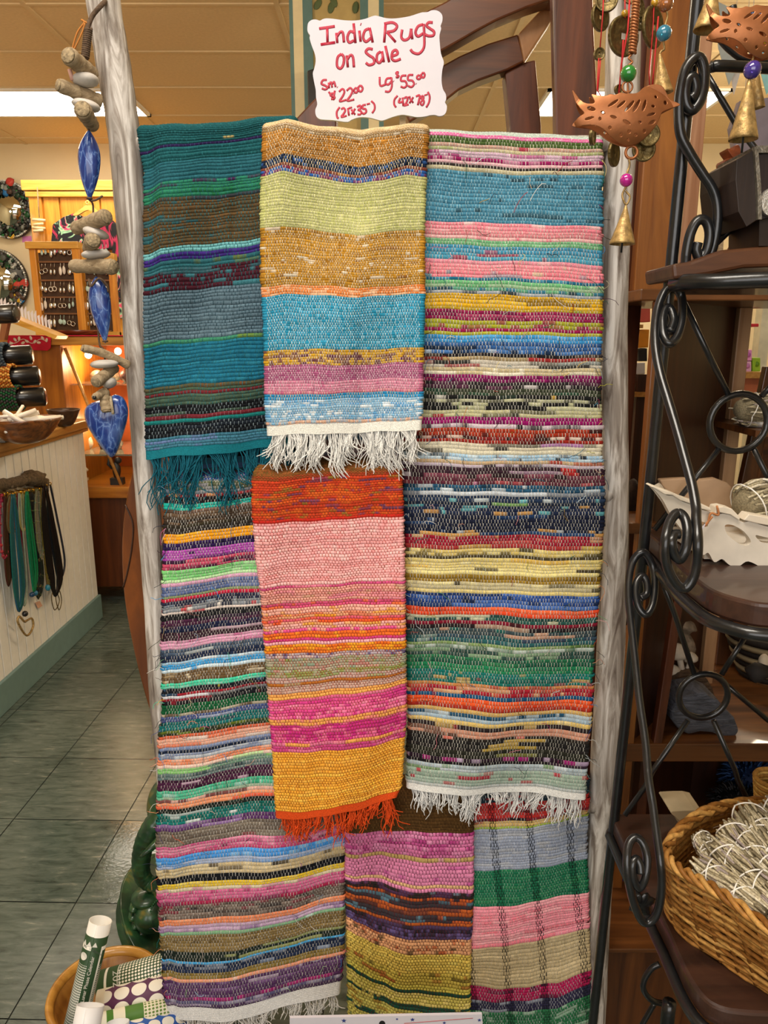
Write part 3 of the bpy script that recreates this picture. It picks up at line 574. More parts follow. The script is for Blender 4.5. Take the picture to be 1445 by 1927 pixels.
# brown and pink rug, bottom middle
rug('brown_pink_rug', 'small brown, pink, purple and yellow rag rug on the lowest rung beneath the orange fringe', 1.186,
    [(1470, 650), (1640, 650), (1760, 652), (1990, 656)], [(1470, 891), (1690, 891), (1770, 887), (1874, 885), (1990, 884)], U5,
    [(1486, [0, 0, 0, 0, 0]), (1569, [0, 0, 0, 0, 0]), (1652, [0, 14, 23, 25, 29]), (1726, [0, 38, 43, 43, 44]), (1812, [0, 34, 45, 49, 51]), (1900, [0, 30, 45, 50, 52])],
    [(1470, '4a3216 54391a:.3 w7a5a30'), (1568, 'd878a8 b03a80:.3 e090b8:.3'), (1601, 'd0b070 e0a0b0:.2'), (1610, 'e088b0 c05a98:.15'), (1642, 'd8b080'), (1646, 'e088b0'), (1652, '2e2826 6a7a88:.15 5a3a60:.2'), (1662, 'c05a28 2e2a2e:.5'), (1668, '3a3438 5a8090:.3 c05a28:.12'), (1678, 'b85a2a 3a3034:.4'), (1686, '3a3438 5a8090:.35 c05a28:.12'), (1700, 'c0602a 4a3a5a:.25'), (1706, '4a3a5a 2a2428:.35 6a5a90:.3'),
     (1726, 'f0b080 c05a30:.15 5a4a30:.12'), (1750, 'e8c860 f0d870:.4 w7a6a2a'), (1786, 'd8c058 b05a30:.2 6a5a2a:.15 w7a6a2a'), (1808, 'e0d060 w7a6a2a'), (1816, '1f4a3a c8b858:.35'), (1826, 'd0c060 e0cc78:.3 w7a6a2a'), (1846, '1f4a3a d0c060:.4'), (1858, 'c8bc60 b08a3a:.2 w7a6a2a'), (1880, '1f4a3a c8bc60:.5'), (1890, 'c0b458 1f4a3a:.2 w7a6a2a')],
    1486, 1945, 5.2, 3.2, '6a3038', .03, rhh=.012, seed=16, sw=.4, back=.2, rip=.005, seg=(4, 18), amp=.46, pinch=.65, pleats=((.27, .07, .007, 1600, 2000), (.05, .06, -.005, 1600, 2000)))
# plaid rug, bottom right
def plaid(U_, y): 
    s = (y-1570)*.00044
    return (np.abs(U_-.197-s) < .032) | (np.abs(U_-.51-s) < .032) | (np.abs(U_-.855-s) < .032) | (np.abs(U_+.11-s) < .03)
rug('plaid_rug', 'small grey, green, pink and tan rag rug with black vertical stripes, lowest right', 1.200,
    [(1460, 880), (1990, 880)], [(1460, 1110), (1536, 1108), (1619, 1106), (1689, 1110), (1828, 1112), (1990, 1109)], U5,
    [(1478, [0, -4, -8, -12, -16]), (1570, [0, -7, -14, -22, -32]), (1642, [0, -5, -10, -15, -20]), (1704, [0, -5, -11, -16, -22]), (1773, [0, -3, -8, -16, -27]), (1849, [0, 10, 14, 8, -21]), (1940, [0, 14, 16, 4, -24])],
    [(1460, '24343e c03a3a:.15'), (1520, 'b8302e 2a2024:.25'), (1546, '8a2430 2a2024:.3'), (1554, 'c8a868 a03a40:.4'), (1562, '98b040 a8c058:.3'), (1570, '939db2 a4a8b0:.35 wd0d4dc'), (1642, '1a6a4a 2a7a50:.3 w9ac0a8'), (1704, 'f090a0 e87888:.15 f4a8b0:.25 wf8c8c8'), (1776, 'c0ac84 ccb890:.3 wd8ccb0'), (1849, 'a81c50 301c30:.25'), (1872, '2c2a44 8a90a0:.25'), (1892, 'c8d0c8'), (1897, '2a6a44 8aa890:.25')],
    1478, 1945, 5.0, 2.8, 'cfd2d4', .03, rhh=.012, seed=17, sw=.22, back=.2, rip=.005, stripe=plaid, seg=(14, 60), th=.011)
# ---------------------------------------------------------------- price sign with handwriting
DS = 1.175
def S8(x, y, d=DS): return P(540+x/2.779, y/2.779, d)
out = [(107, 140), (112, 118), (130, 104), (152, 102), (172, 108), (185, 101), (205, 96), (240, 98), (300, 106), (360, 107), (410, 98), (455, 82), (480, 85), (520, 95), (570, 96), (640, 85), (700, 66), (720, 64), (738, 62), (755, 54), (780, 54), (800, 64), (812, 82), (812, 110), (803, 135), (806, 150), (798, 180), (798, 215), (805, 280), (820, 325), (812, 365), (808, 420), (815, 465), (830, 492), (832, 520), (826, 535), (836, 555), (832, 585), (818, 602), (795, 607), (775, 601), (750, 602), (725, 608), (680, 612), (640, 605), (600, 600), (550, 612), (500, 630), (470, 625), (430, 615), (380, 613), (340, 625), (318, 637), (280, 634), (240, 628), (200, 626), (170, 622), (152, 605), (148, 575), (158, 545), (152, 510), (150, 470), (142, 430), (135, 385), (142, 360), (150, 320), (145, 280), (130, 240), (118, 200), (120, 185), (108, 165)]
sg = thing('price_sign', 'white scalloped sign reading India Rugs on Sale in red handwriting', 'sign', S8(470, 635), None)
mb = MB(); fr = crom([S8(x, y) for x, y in out], 3, True); mb.prism(fr, (0, .005, 0)); mb.build('board', M['paper'], sg)
STR = '''168,150 210,144 250,138;210,145 212,222;176,233 252,222;258,172 263,225;262,190 278,168 292,172 298,222;352,172 330,165 316,195 325,222 350,212;348,122 358,225;378,160 385,218;384,126 388,128;430,150 408,160 398,195 412,218 438,200;432,145 448,222;515,130 508,222;508,125 550,118 575,135 560,160 522,168;522,168 568,220;602,155 598,195 615,210 640,195 650,150;648,150 655,205;712,128 685,138 672,170 685,190 712,175;715,125 718,200 715,250 690,280 660,275 645,258;762,118 740,118 730,135 748,150 768,165 765,185 740,188 722,180
285,282 265,300 262,345 280,358 295,335 297,300 285,282;312,290 318,352;316,310 332,288 345,300 350,352;448,258 425,255 412,272 430,290 452,305 455,330 430,340 412,328;490,270 472,285 470,318 485,328 500,305;496,268 506,325;514,240 534,325;548,295 578,282 570,262 552,272 548,305 565,318 595,308
208,418 188,420 180,438 200,448 212,458 200,468 182,462;218,432 220,462;220,442 230,430 236,458;236,440 246,428 254,455;262,455 264,457;252,488 232,490 228,500 248,506 246,516 230,518;218,480 240,512;250,474 242,524;272,480 290,465 300,480 290,505 275,530 310,522;312,475 330,460 342,475 332,500 315,527 352,520;348,488 350,490;362,458 352,468 354,482 364,484 370,470 362,458;386,446 374,456 376,474 388,478 396,462 386,446
275,560 260,585 262,612 270,620;283,572 296,565 304,578 296,595 284,612 312,605;318,565 324,605;326,560 329,570;334,558 336,567;336,572 356,600;356,568 338,598;366,560 382,552 384,568 372,575 388,582 384,598 368,598;412,548 396,552 396,568 410,570 414,585 402,595 392,590;420,540 422,549;428,538 430,547;440,528 456,545 458,570 445,592
484,402 488,448 518,440;546,408 522,412 515,435 530,442 546,425;546,405 548,450 535,478 512,478;556,424 558,426;585,378 570,382 578,392 584,400 568,404;576,372 578,410;624,395 600,398 596,422 618,425 626,445 612,458 594,452;660,392 636,394 633,418 655,422 664,440 650,455 632,448;674,437 676,439;692,392 680,400 682,412 694,412 700,400 692,392;712,378 703,390 706,404 716,404 720,390 712,378
578,500 562,520 560,545 570,562;592,512 584,535 606,532;604,510 608,555;612,515 624,508 630,520 622,540 612,552 636,546;632,505 634,513;640,503 642,511;640,512 660,538;660,508 640,540;674,505 694,500 684,550;712,500 700,510 716,530 708,550 698,538 714,515 712,500;722,493 724,501;729,491 731,499;736,480 746,505 742,535 728,562'''
mb = MB()
for li, line in enumerate(STR.split('\n')):
    for st in line.split(';'):
        p = [tuple(map(float, q.split(','))) for q in st.split()]
        big = li < 2
        mb.tube(crom([S8(x, y, DS-.0002) for x, y in p], 4), (.0019 if big else .0015), 6)
t = mb.build('handwriting', M['marker'], sg); t['label'] = 'red handwritten words and prices'
# squash the strokes flat on the board
for v in t.data.vertices: v.co.y = (DS-.0002-ORG[sg.name].y)+(v.co.y-(DS-.0002-ORG[sg.name].y))*.12-.0001
MB().box((P(752, 150, 1.18).x, 1.181, P(0, 262, 1.18).z), (P(764, 150, 1.18).x, 1.19, P(0, 120, 1.18).z)).build('support_stick', M['drift'], sg)
# ---------------------------------------------------------------- left: counter, display case, jewellery, mirrors
XC = -1.352
# front counter with beadboard side
zc = P(160, 790, 3.3).z
ct = thing('shop_counter', 'white beadboard shop counter with oak top at the left', 'counter', (-2.1, 2.2, 0))
yA, yB2 = .9, 3.32
mb = MB(); n = 0
mb.box((-2.9, yA, .0), (XC-.006, yB2-.012, zc-.05))
k = yB2
while k > yA+.05:
    mb.box((XC-.006, k-.0565, .0), (XC, k-.0025, zc-.05)); k -= .059
k = XC-.003
mb.box((-2.9, yB2-.012, 0), (XC-.002, yB2-.003, zc-.05))
bd = mb.build('beadboard_panel', M['white'], ct, bevel=.0015)
MB().box((XC, yA, 0), (XC+.014, yB2, .115)).build('baseboard', plain('grey_teal_paint', '6c8886', .5, vary=.05), ct, bevel=.003)
mb = MB(); mb.box((-2.9, yA, zc-.035), (XC+.035, yB2+.04, zc)); mb.box((-2.9, yA, zc-.055), (XC+.018, yB2+.02, zc-.035))
mb.build('worktop', M['oak'], ct, bevel=.006)
# glass display case with wooden end
yc0 = 3.5; zt = P(120, 633, yc0).z
def Xp(px, y=yc0): return P(px, 700, y).x
case = thing('display_case', 'lit glass jewellery case with wooden end panel behind the counter', 'display case', (Xp(130), 3.8, 0))
xL, xW, xR2 = Xp(-60), Xp(118), Xp(420)
MB().box((xL, yc0, .06), (xW, 4.1, zt-.04)).build('end_panel', wood('case_panel', '7a4412', 'b87424', 'z', 6, .4), case, bevel=.004)
zs = P(200, 915, yc0).z
mb = MB(); mb.box((xW+.001, yc0+.005, .09), (xR2, 4.09, zs-.03)); mb.build('base_cabinet', wood('case_base', '3c1c0a', '6a3614', 'z', 6, .4), case)
mb = MB(); mb.box((xW, yc0-.02, zs-.055), (xR2, 4.1, zs)); mb.build('base_shelf', wood('case_shelf', '8a4c14', 'c4812c', 'x', 8, .3, coat=.4), case, bevel=.003)
mb = MB(); mb.box((xL, yc0-.012, zt-.04), (xR2, 4.12, zt)); mb.build('top', wood('case_top', '8a5a20', 'c08a3a', 'x', 8, .35), case, bevel=.003)
mb = MB(); mb.box((xW, yc0+.58, zs+.001), (xR2, yc0+.6, zt-.041)); mb.box((xR2-.02, yc0+.01, zs+.001), (xR2, yc0+.6, zt-.04))
mb.build('copper_back', plain('copper_lining', 'c0602c', .3, .5, .3, 7, .25), case)
gl = plain('shelf_glass', 'e8f0e0', .05, trans=.9, bmp=0); 
for yy in (725, 860):
    z = P(200, yy, yc0).z; MB().box((xW+.004, yc0+.06, z-.004), (xR2-.03, yc0+.55, z+.004)).build('glass_shelf', gl, case)
bulb = plain('lit_bulb', 'fff0d0', .4, emit='ffd79a', es=26, bmp=0)
for (x, y) in ((222, 661), (166, 668), (122, 676), (128, 715), (330, 665)):
    MB().ell(P(x, y, yc0+.12), .017, n=10, m=6).build('light_bulb', bulb, case)
l = bpy.data.lights.new('case_lamp', 'POINT'); l.energy = 4.5; l.color = (1, .72, .4); l.shadow_soft_size = .05
lo = bpy.data.objects.new('case_lamp', l); C.objects.link(lo); lo.location = P(190, 680, yc0+.2)
l = bpy.data.lights.new('case_lamp_lower', 'POINT'); l.energy = 3; l.color = (1, .75, .45); l.shadow_soft_size = .05
lo = bpy.data.objects.new('case_lamp_lower', l); C.objects.link(lo); lo.location = P(200, 800, yc0+.25)
mb = MB(); mb.tube([P(122, 655, yc0+.03), P(234, 928, yc0+.03)], .008, 8); tag(mb.build('wooden_wand', M['oak']), 'pale wooden wand leaning inside the lit glass case', 'wand')
rn = random.Random(5)
things = [('jewellery_stand', 140, 905, 'white jewellery stand on the bottom shelf of the glass case', 'd8cbb0'), ('figurine', 222, 912, 'dark figurine standing at the bottom of the glass case', '1c1c1c')]
for nm, x, y, lb, col in things:
    b = P(x, y, yc0+.05)
    mb = MB()
    if nm == 'figurine':
        mb.box((b.x-.03, b.y-.02, b.z), (b.x+.03, b.y+.02, b.z+.035)); mb.ell(b+Vector((0, 0, .07)), (.022, .02, .04), lump=.15); mb.ell(b+Vector((.01, 0, .12)), .017)
        mb.tube([b+Vector((-.02, 0, .08)), b+Vector((-.04, 0, .10)), b+Vector((-.03, 0, .14))], .007)
    else:
        mb.box((b.x-.06, b.y-.03, b.z), (b.x+.06, b.y+.03, b.z+.012)); mb.tube(crom([b+Vector((-.04, 0, .01)), b+Vector((-.03, 0, .07)), b+Vector((.02, 0, .09)), b+Vector((.07, 0, .05))], 5), .008); mb.ell(b+Vector((.02, 0, .025)), (.04, .02, .012), lump=.1)
    tag(mb.build(nm, plain(nm+'_m', col, .5)), lb, 'figurine' if nm == 'figurine' else 'jewellery stand')
gi = 0
for (x, y, zrow) in ((150, 720, 725), (185, 716, 725), (215, 722, 725), (238, 718, 725), (140, 852, 860), (165, 856, 860), (195, 852, 860), (225, 855, 860)):
    b = P(x, zrow-1, yc0+.25); b.z = P(200, zrow, yc0).z+.0045
    mb = MB(); r = rn.uniform(.022, .034); mb.ell(b+Vector((0, 0, r*.9)), (r, r, r*.95), n=10, m=7, lump=.22, seed=gi)
    side = 'upper' if zrow == 725 else 'lower'
    tag(mb.build('mineral_specimen', plain('mineral%d' % gi, ['6a4a3a', '8a7a6a', 'c8b8a0', '5a3a34', '484440', 'b09a80', '74543c', 'd0c0a4'][gi], .35, vary=.4, scale=80, bmp=.6)),
        f'rough mineral specimen, {ORD[gi % 4]} from the left on the {side} glass shelf of the lit case', 'mineral', 'minerals in the glass case'); gi += 1
# red bandana over the case edge
mb = MB(); mb.prism([P(16, 632, yc0-.016), P(97, 634, yc0-.016), P(96, 655, yc0-.016), P(90, 660, yc0-.016), P(14, 657, yc0-.016)], (0, -.006, 0))
a, b = P(16, 632, yc0), P(97, 634, yc0); mb.box((a.x, yc0-.02, zt+.0005), (b.x+.6, yc0+.3, zt+.005))
ban = tag(mb.build('bandana', plain('red_bandana', 'c8163c', .8), bevel=.002), 'red bandana with white leaf print draped over the case top', 'bandana')
mb = MB()
vine = crom([P(18+7*i, 642+4*math.sin(i*1.3), yc0-.0232) for i in range(11)], 4); mb.tube(vine, .0016, 5)
for i in range(10):
    c = P(21+7.4*i, 641+5*math.cos(i*1.9), yc0-.0235); mb.ell(c, (.010, .0012, .006), Matrix.Rotation(i*.9, 3, 'Y'), 8, 5)
mb.build('leaf_print', M['white'], ban)
# wooden bowls on the counter
def bowl(cx, cy, rpx, h, d, label, mat):
    c = P(cx, cy, d); c.z = zc; r = rpx*mpp(cy, d); mb = MB(); prof = []
    for i in range(9): t = i/8; prof.append((t, r*(.34+.66*t**.6)))
    for i in range(8, -1, -1): t = i/8; prof.append((.08+t*.92, r*.93*(.34+.66*t**.6)*(1 if i else .9)))
    prof.append((.08, .0001)); mb.lathe(c, c+Vector((0, 0, h)), prof, 28)
    return tag(mb.build('wooden_bowl', mat), label, 'bowl', 'wooden bowls on the counter'), c, r
M['burl'] = wood('burl_wood', '3a1c0c', '9a5a26', 'x', 14, .3, 3, coat=.4)
dB = 2.55
_, cb, rb = bowl(46, 806, 68, .085, dB, 'polished wooden bowl filled with white crystal sticks on the counter', M['burl'])
bowl(122, 800, 30, .07, 3.05, 'smaller dark wooden bowl behind the crystal-filled bowl', wood('dark_burl', '24140c', '54341e', 'x', 14, .4, 3))
sel = plain('selenite', 'f2ece0', .3, vary=.06, coat=.3)
for i in range(26):
    a = rn.uniform(0, 6.28); q = cb+Vector((math.cos(a)*rb*rn.uniform(0, .6), math.sin(a)*rb*rn.uniform(0, .6), .055+.012*(i % 4)+rn.uniform(0, .01)))
    dv = Vector((rn.uniform(-1, 1), rn.uniform(-1, 1), rn.uniform(-.05, .22))).normalized()*rn.uniform(.035, .07)
    mb = MB(); mb.tube([q-dv, q+dv], rn.uniform(.005, .010), 5)
    tag(mb.build('crystal_stick', sel, clean=False), 'white selenite crystal stick heaped in the polished wooden bowl', 'crystal', 'crystal sticks in the bowl')
mb = MB(); q = [PZ(-20, 822, zc+.001), PZ(40, 818, zc+.001), PZ(52, 823, zc+.001), PZ(10, 833, zc+.001), PZ(-20, 832, zc+.001)]; mb.prism(q, (0, 0, .004))
tag(mb.build('leaflet', plain('grey_leaflet', '6a6a68', .6, vary=.3)), 'grey printed leaflet lying flat on the oak counter', 'leaflet')
# black bracelet holders stepping up, each wound with beaded bangles
cols = [('1b1a1a', '2c2a2a'), ('33424e', '53606a'), ('a55a1e', 'd2a050'), ('17502f', '3a3a3a')]
names = ['black bangles on the topmost black holder', 'blue-grey bangles on the second black holder', 'orange and gold bangles on the third black holder', 'green bangles on the lowest black holder']
for i, (bx_, by_, ex) in enumerate(((-18, 590, 32), (-8, 668, 22), (-2, 708, 36), (4, 748, 48))):
    d = 2.95; r = 22*mpp(by_, d); p0 = P(bx_-40, by_+4, d); p1 = P(ex, by_, d)
    if i: mb = MB(); mb.lathe(p0, p1+Vector((.055, .06, 0)), [(0, r*.5), (.02, r*.84), (.97, r*.84), (1, r*.6), (1, .0001)], 18); 
    else: mb = MB(); mb.lathe(p0, p1, [(0, r*.5), (.02, r*.8), (.97, r*.8), (1, r*.6), (1, .0001)], 18)
    mb.box((p0.x-.02, p0.y-.02, zc), (p0.x+.02, p0.y+.02, p0.z))
    tag(mb.build('bracelet_holder', M['blackp']), f'{ORD[i]} black bracelet holder from the top at the left edge', 'bracelet holder', 'black bracelet holders')
    if i:
        mb = MB(); ax = (p1-p0).normalized(); L_ = (p1-p0).length
        u = ax.orthogonal().normalized(); v = ax.cross(u); nt_ = 9
        for k in range(nt_):
            cc = p0+ax*(L_*(.42+.52*k/nt_))
            for j in range(26):
                g = 6.283*(j+.5*(k % 2))/26; mb.ell(cc+(u*math.cos(g)+v*math.sin(g))*r*1.0, r*.13, n=6, m=4, col=cols[i][(j+k) % 2])
        tag(mb.build('beaded_bangles', M['attr_gloss'], clean=False), names[i], 'bangles', 'beaded bangles on holders')
# sloping ring tray with white display cards
mb = MB(); dT = 3.3
mb.prism([P(-20, 579, dT), P(108, 632, dT), P(103, 638, dT), P(-20, 592, dT)], (0, .12, 0)); tr = thing('ring_tray', 'sloping pale wooden tray of white tags propped on the display case', 'tray', P(60, 634, dT))
mb.build('tray_board', M['pinex'], tr); MB().prism([P(5, 590, dT), P(17, 594, dT), P(8, 640, dT), P(-2, 640, dT)], (0, .03, 0)).build('prop_leg', wood('prop', '7a4a2c', 'a06a44', 'z'), tr)
for i in range(16):
    x = -4+i*6.4; y = 585.5+x*.415-6; q = P(x, y, dT+.04); mb = MB(); mb.prism([q, P(x+3, y+1, dT+.04), P(x+1, y-17-3*(i % 3), dT+.055), P(x-3, y-15, dT+.055)], (0, .004, 0)); mb.build('display_tag', M['paper'], tr)
# mosaic mirrors on the wall
def mirror(cx, cy, rx, ry, label, seed, tilt=0):
    d = YB-.05; c = P(cx, cy, d); s = mpp(cy, d); R_ = ry*s; rn = random.Random(seed)
    t = thing('mosaic_mirror', label, 'mirror', (c.x, YB-.03, c.z), 'round mosaic mirrors on the wall')
    MB().lathe(c+Vector((0, .045, 0)), c, [(0, R_*.97), (.3, R_), (.9, R_), (1, R_*.97), (1, .0001)], 48, sx=1).build('backing_disc', plain('mirror_rim%d' % seed, '3a3a38', .3, .5), t)
    MB().lathe(c+Vector((0, .002, 0)), c+Vector((0, -.004, 0)), [(0, R_*.55), (1, R_*.54), (1, .0001)], 40).build('mirror_glass', plain('silvered%d' % seed, 'c8ccc4', .03, 1, .0, bmp=0), t)
    mb = MB(); pal = ['2a5a34', '2a68a0', 'b04038', 'c8a030', '1c4a2a', 'a8aaa4', '686a66', '141414', '4a3830', '2e6a3a', '8a9490', '3a3a38', '787e7a', '22382a', '2a2a2a', '505450', '1c1e1c']
    for i in range(190):
        a = rn.uniform(0, 6.283); q = R_*rn.uniform(.58, .95); sz = rn.choice([.012, .016, .02, .03, .045 if i % 5 == 0 else .018])*R_/.26
        col = rn.choice(pal[4:] if sz < .035*R_/.26 else pal[:5]+['141414'])
        p = c+Vector((math.cos(a)*q, -.004-rn.uniform(0, .01), math.sin(a)*q))
        mb.ell(p, (sz, .008, sz*rn.uniform(.6, 1)), Matrix.Rotation(rn.uniform(0, 3), 3, 'Y'), 6, 4, col=col, lump=.2, seed=i)
    for i in range(90):
        a = 6.283*i/90; q = R_*.965; mb.ell(c+Vector((math.cos(a)*q, -.006, math.sin(a)*q)), .010*R_/.26, n=6, m=4, col=rn.choice(['c8ccc8', '8a8e8a', 'e0e4e0']))
    mb.build('mosaic_border', M['attr_gloss'], t, clean=False)
mirror(12, 394, 52, 52, 'upper round mosaic mirror with red, blue and yellow glass on the wall', 21)
mirror(-8, 530, 58, 60, 'lower round mosaic mirror cut by the left edge, with a large blue glass patch', 22)
# pine armoire with a hanger and tie-dye shirt
dA = 6.1
ar = thing('pine_armoire', 'tall pine armoire with plank doors behind the earring rack', 'armoire', (P(160, 500, dA).x, dA+.25, 0))
x0, x1_ = P(66, 500, dA).x, P(430, 500, dA).x; ztA = P(150, 352, dA).z
MB().box((x0, dA+.02, 0), (x1_, dA+.5, ztA)).build('carcass', M['pine'], ar)
mb = MB(); xs = [66, 92, 123, 198, 275, 352, 430]
for a, b in zip(xs, xs[1:]):
    mb.box((P(a, 500, dA).x+.006, dA-(.012 if a == 66 else 0), .05), (P(b, 500, dA).x-.006, dA+.02, ztA-.06))
mb.build('plank_front', M['pine'], ar, bevel=.004)
mb = MB(); mb.box((x0-.03, dA-.04, ztA-.03), (x1_, dA+.52, ztA+.045)); mb.box((x0-.01, dA-.03, ztA-.075), (x1_, dA+.02, ztA-.035)); mb.build('cornice', M['pinex'], ar, bevel=.006)
dH = 5.95
mb = MB(); mb.tube(crom([P(165, 385, dH), P(161, 381, dH), P(166, 378, dH), P(168, 384, dH)], 4), .006, 6)
mb.prism(crom([P(137, 404, dH), P(152, 393, dH), P(166, 384, dH), P(178, 392, dH), P(193, 408, dH), P(186, 408, dH), P(166, 395, dH), P(146, 405, dH)], 3, True), (0, .02, 0))
tag(mb.build('coat_hanger', wood('hanger', 'c8963c', 'e8c068', 'x'), bevel=.002), 'pale wooden coat hanger on the pine armoire door', 'hanger')
def tie_dye():
    m, nt, b = nmat('tie_dye'); mp = coords(nt, (5, 5, 3), (0, .7, 0)); n = noi(nt, mp, 1.3, 3, 1.5)
    r = ramp(nt, [(.38, '0c0c10'), (.43, 'b02850'), (.46, '101014'), (.54, '14121a'), (.57, '9ac8a0'), (.59, 'e04870'), (.63, '181420')]); nt.links.new(n.outputs[0], r.inputs[0]); nt.links.new(r.outputs[0], b.inputs['Base Color']); b.inputs['Roughness'].default_value = .9; return m
mb = MB(); mb.prism([P(*q, dH+.05) for q in ((98, 422), (118, 408), (140, 400), (162, 410), (186, 402), (208, 412), (222, 425), (232, 470), (236, 600), (214, 600), (210, 470), (126, 470), (122, 600), (96, 600), (94, 470))], (0, .05, 0))
tag(mb.build('tie_dye_shirt', tie_dye(), bevel=.01), 'pink and black tie-dye shirt hanging on the armoire', 'shirt')
mb = MB(); mb.tube([P(70, 352, dA-.06), P(74, 410, dA-.06)], .004, 5); chn = tag(mb.build('stick_hanging', M['drift']), 'small string of pale driftwood sticks hanging on the armoire edge', 'ornament')
for i, y in enumerate((413, 423, 428, 435)): MB().tube([P(61+i % 2*2, y, dA-.06), P(85-i % 2*3, y+(-1)**i*2, dA-.06)], .011, 8).build('stick', wood('pale_stick%d' % i, 'c8a878', 'ecd8b0', 'x', 20), chn)
MB_ = MB(); MB_.prism([P(42, 445, YB-.002), P(59, 444, YB-.002), P(60, 454, YB-.002), P(42, 456, YB-.002)], (0, -.002, 0)); tag(MB_.build('tape_strip', plain('pink_tape', 'c878b8', .7)), 'strip of pink tape on the cream wall beside the upper mirror', 'tape')
# earring rack
dE = 4.0
rk = thing('earring_rack', 'wooden framed earring rack standing on the display case', 'rack', (P(140, 620, dE).x, dE, zt))
zE0 = zt+.002; zE1 = P(100, 455, dE).z
def post(xa, xb_, za, zb, ya=0, yb=.03, mat='pine'): return MB().box((P(xa, 540, dE).x, dE+ya, za), (P(xb_, 540, dE).x, dE+yb, zb)).build('frame_post', M[mat], rk, bevel=.003)
post(61, 73, zE0, zE1-.034); post(143, 158, zE0, zE1-.036, -.018); post(206, 218, zE0, zE1-.088)
MB().box((P(58, 540, dE).x, dE-.02, zE1-.035), (P(156, 540, dE).x, dE+.05, zE1)).build('top_rail', M['pinex'], rk, bevel=.003)
MB().box((P(150, 540, dE).x, dE+.001, zE1-.09), (P(219, 540, dE).x, dE+.05, zE1-.055)).build('top_rail', M['pinex'], rk, bevel=.003)
MB().box((P(61, 540, dE).x, dE-.02, zE0+.001), (P(218, 540, dE).x, dE+.04, zE0+.025)).build('bottom_rail', M['pinex'], rk, bevel=.003)
brn = plain('brown_card', '45301f', .8, vary=.2)
MB().box((P(73, 540, dE).x, dE+.03, zE0+.02), (P(143, 540, dE).x, dE+.04, zE1-.05)).build('display_panel', brn, rk)
MB().box((P(158, 540, dE).x, dE+.03, zE0+.02), (P(206, 540, dE).x, dE+.04, zE1-.10)).build('display_panel', brn, rk)
for yy in (492, 527, 559, 590):
    z = P(100, yy, dE).z; MB().box((P(74, 540, dE).x, dE+.018, z-.004), (P(206, 540, dE).x, dE+.03, z+.004)).build('card_rail', plain('rail_brown%d' % yy, '7a5230', .6), rk)
sv = plain('silver', 'd8d8d0', .2, .8, .1); pal = ['b8d8d0', 'd8d8d4', '7ab0b8', 'e0dcd0', '8a6a3a', 'c8c8c4']
rowy = [470, 505, 540, 570, 603]
rown = ['top', 'second', 'middle', 'fourth', 'bottom']
for r_, yy in enumerate(rowy):
    for c_, xx in enumerate((82, 99, 117, 134, 168, 181, 196)):
        t = thing('earrings', f'dangling earring pair, {ORD[c_]} from the left in the {rown[r_]} row of the rack', 'earrings', P(xx, yy-8, dE+.012), 'earrings on the rack')
        for s_ in (-3.4, 3.4):
            mb = MB(); a = P(xx+s_, yy-10, dE+.014); mb.tube([a, P(xx+s_, yy-2, dE+.014)], .0015, 4)
            b = P(xx+s_, yy+4+rn.uniform(-2, 3), dE+.012); kind = (r_*3+c_) % 4
            if kind == 3: mb.torus(b, .011, .0025, n=12, k=5)
            else: mb.ell(b, (.007+.002*kind, .004, .014+.008*(kind == 1)), n=8, m=6)
            mb.build('earring', sv if (r_+c_) % 3 else plain('ear%d%d%d' % (r_, c_, s_ > 0), pal[(r_+c_) % 6], .3), t)
mb = MB(); cd = P(152, 632, 3.75); cd.z = zt
mb.lathe(cd, cd+Vector((0, 0, .03)), [(0, .06), (1, .15), (1, .14), (.3, .06), (.3, .0001)], 24); tag(mb.build('shallow_dish', M['burl']), 'shallow brown dish on the case top in front of the earring rack', 'dish')
# necklace rack on the beadboard
def N(x, y, o=.03): return PX(x, y, XC+o)
mb = MB(); path = crom([N(-30, 918, .022), N(0, 912, .024), N(30, 908, .026), N(55, 900, .028), N(74, 902, .024), N(84, 912, .018)], 5)
bark = plain('bark', '5a4a36', .95, vary=.5, scale=120, bmp=1)
mb.tube(path, [.017+.006*rn.random()+(.010 if 14 < i < 20 else 0) for i in range(len(path))], 9)
for i in range(60):
    q = path[i % len(path)]+Vector((rn.uniform(-.004, .016), rn.uniform(-.02, .02), rn.uniform(-.018, .02))); mb.ell(q, (.008, rn.uniform(.006, .016), rn.uniform(.004, .009)), n=6, m=4, lump=.25, seed=i)
nr = thing('necklace_rack', 'bark-edged driftwood necklace rack fixed to the white beadboard', 'rack', N(30, 920, .0))
mb.build('bark_edge', bark, nr)
MB().prism([N(-30, 934, .0), N(82, 915, .0), N(84, 925, .0), N(40, 932, .0), N(-30, 945, .0)], (.018, 0, 0)).build('pale_wood_bar', wood('pale_bar', 'a07838', 'c8a058', 'y', 20), nr)
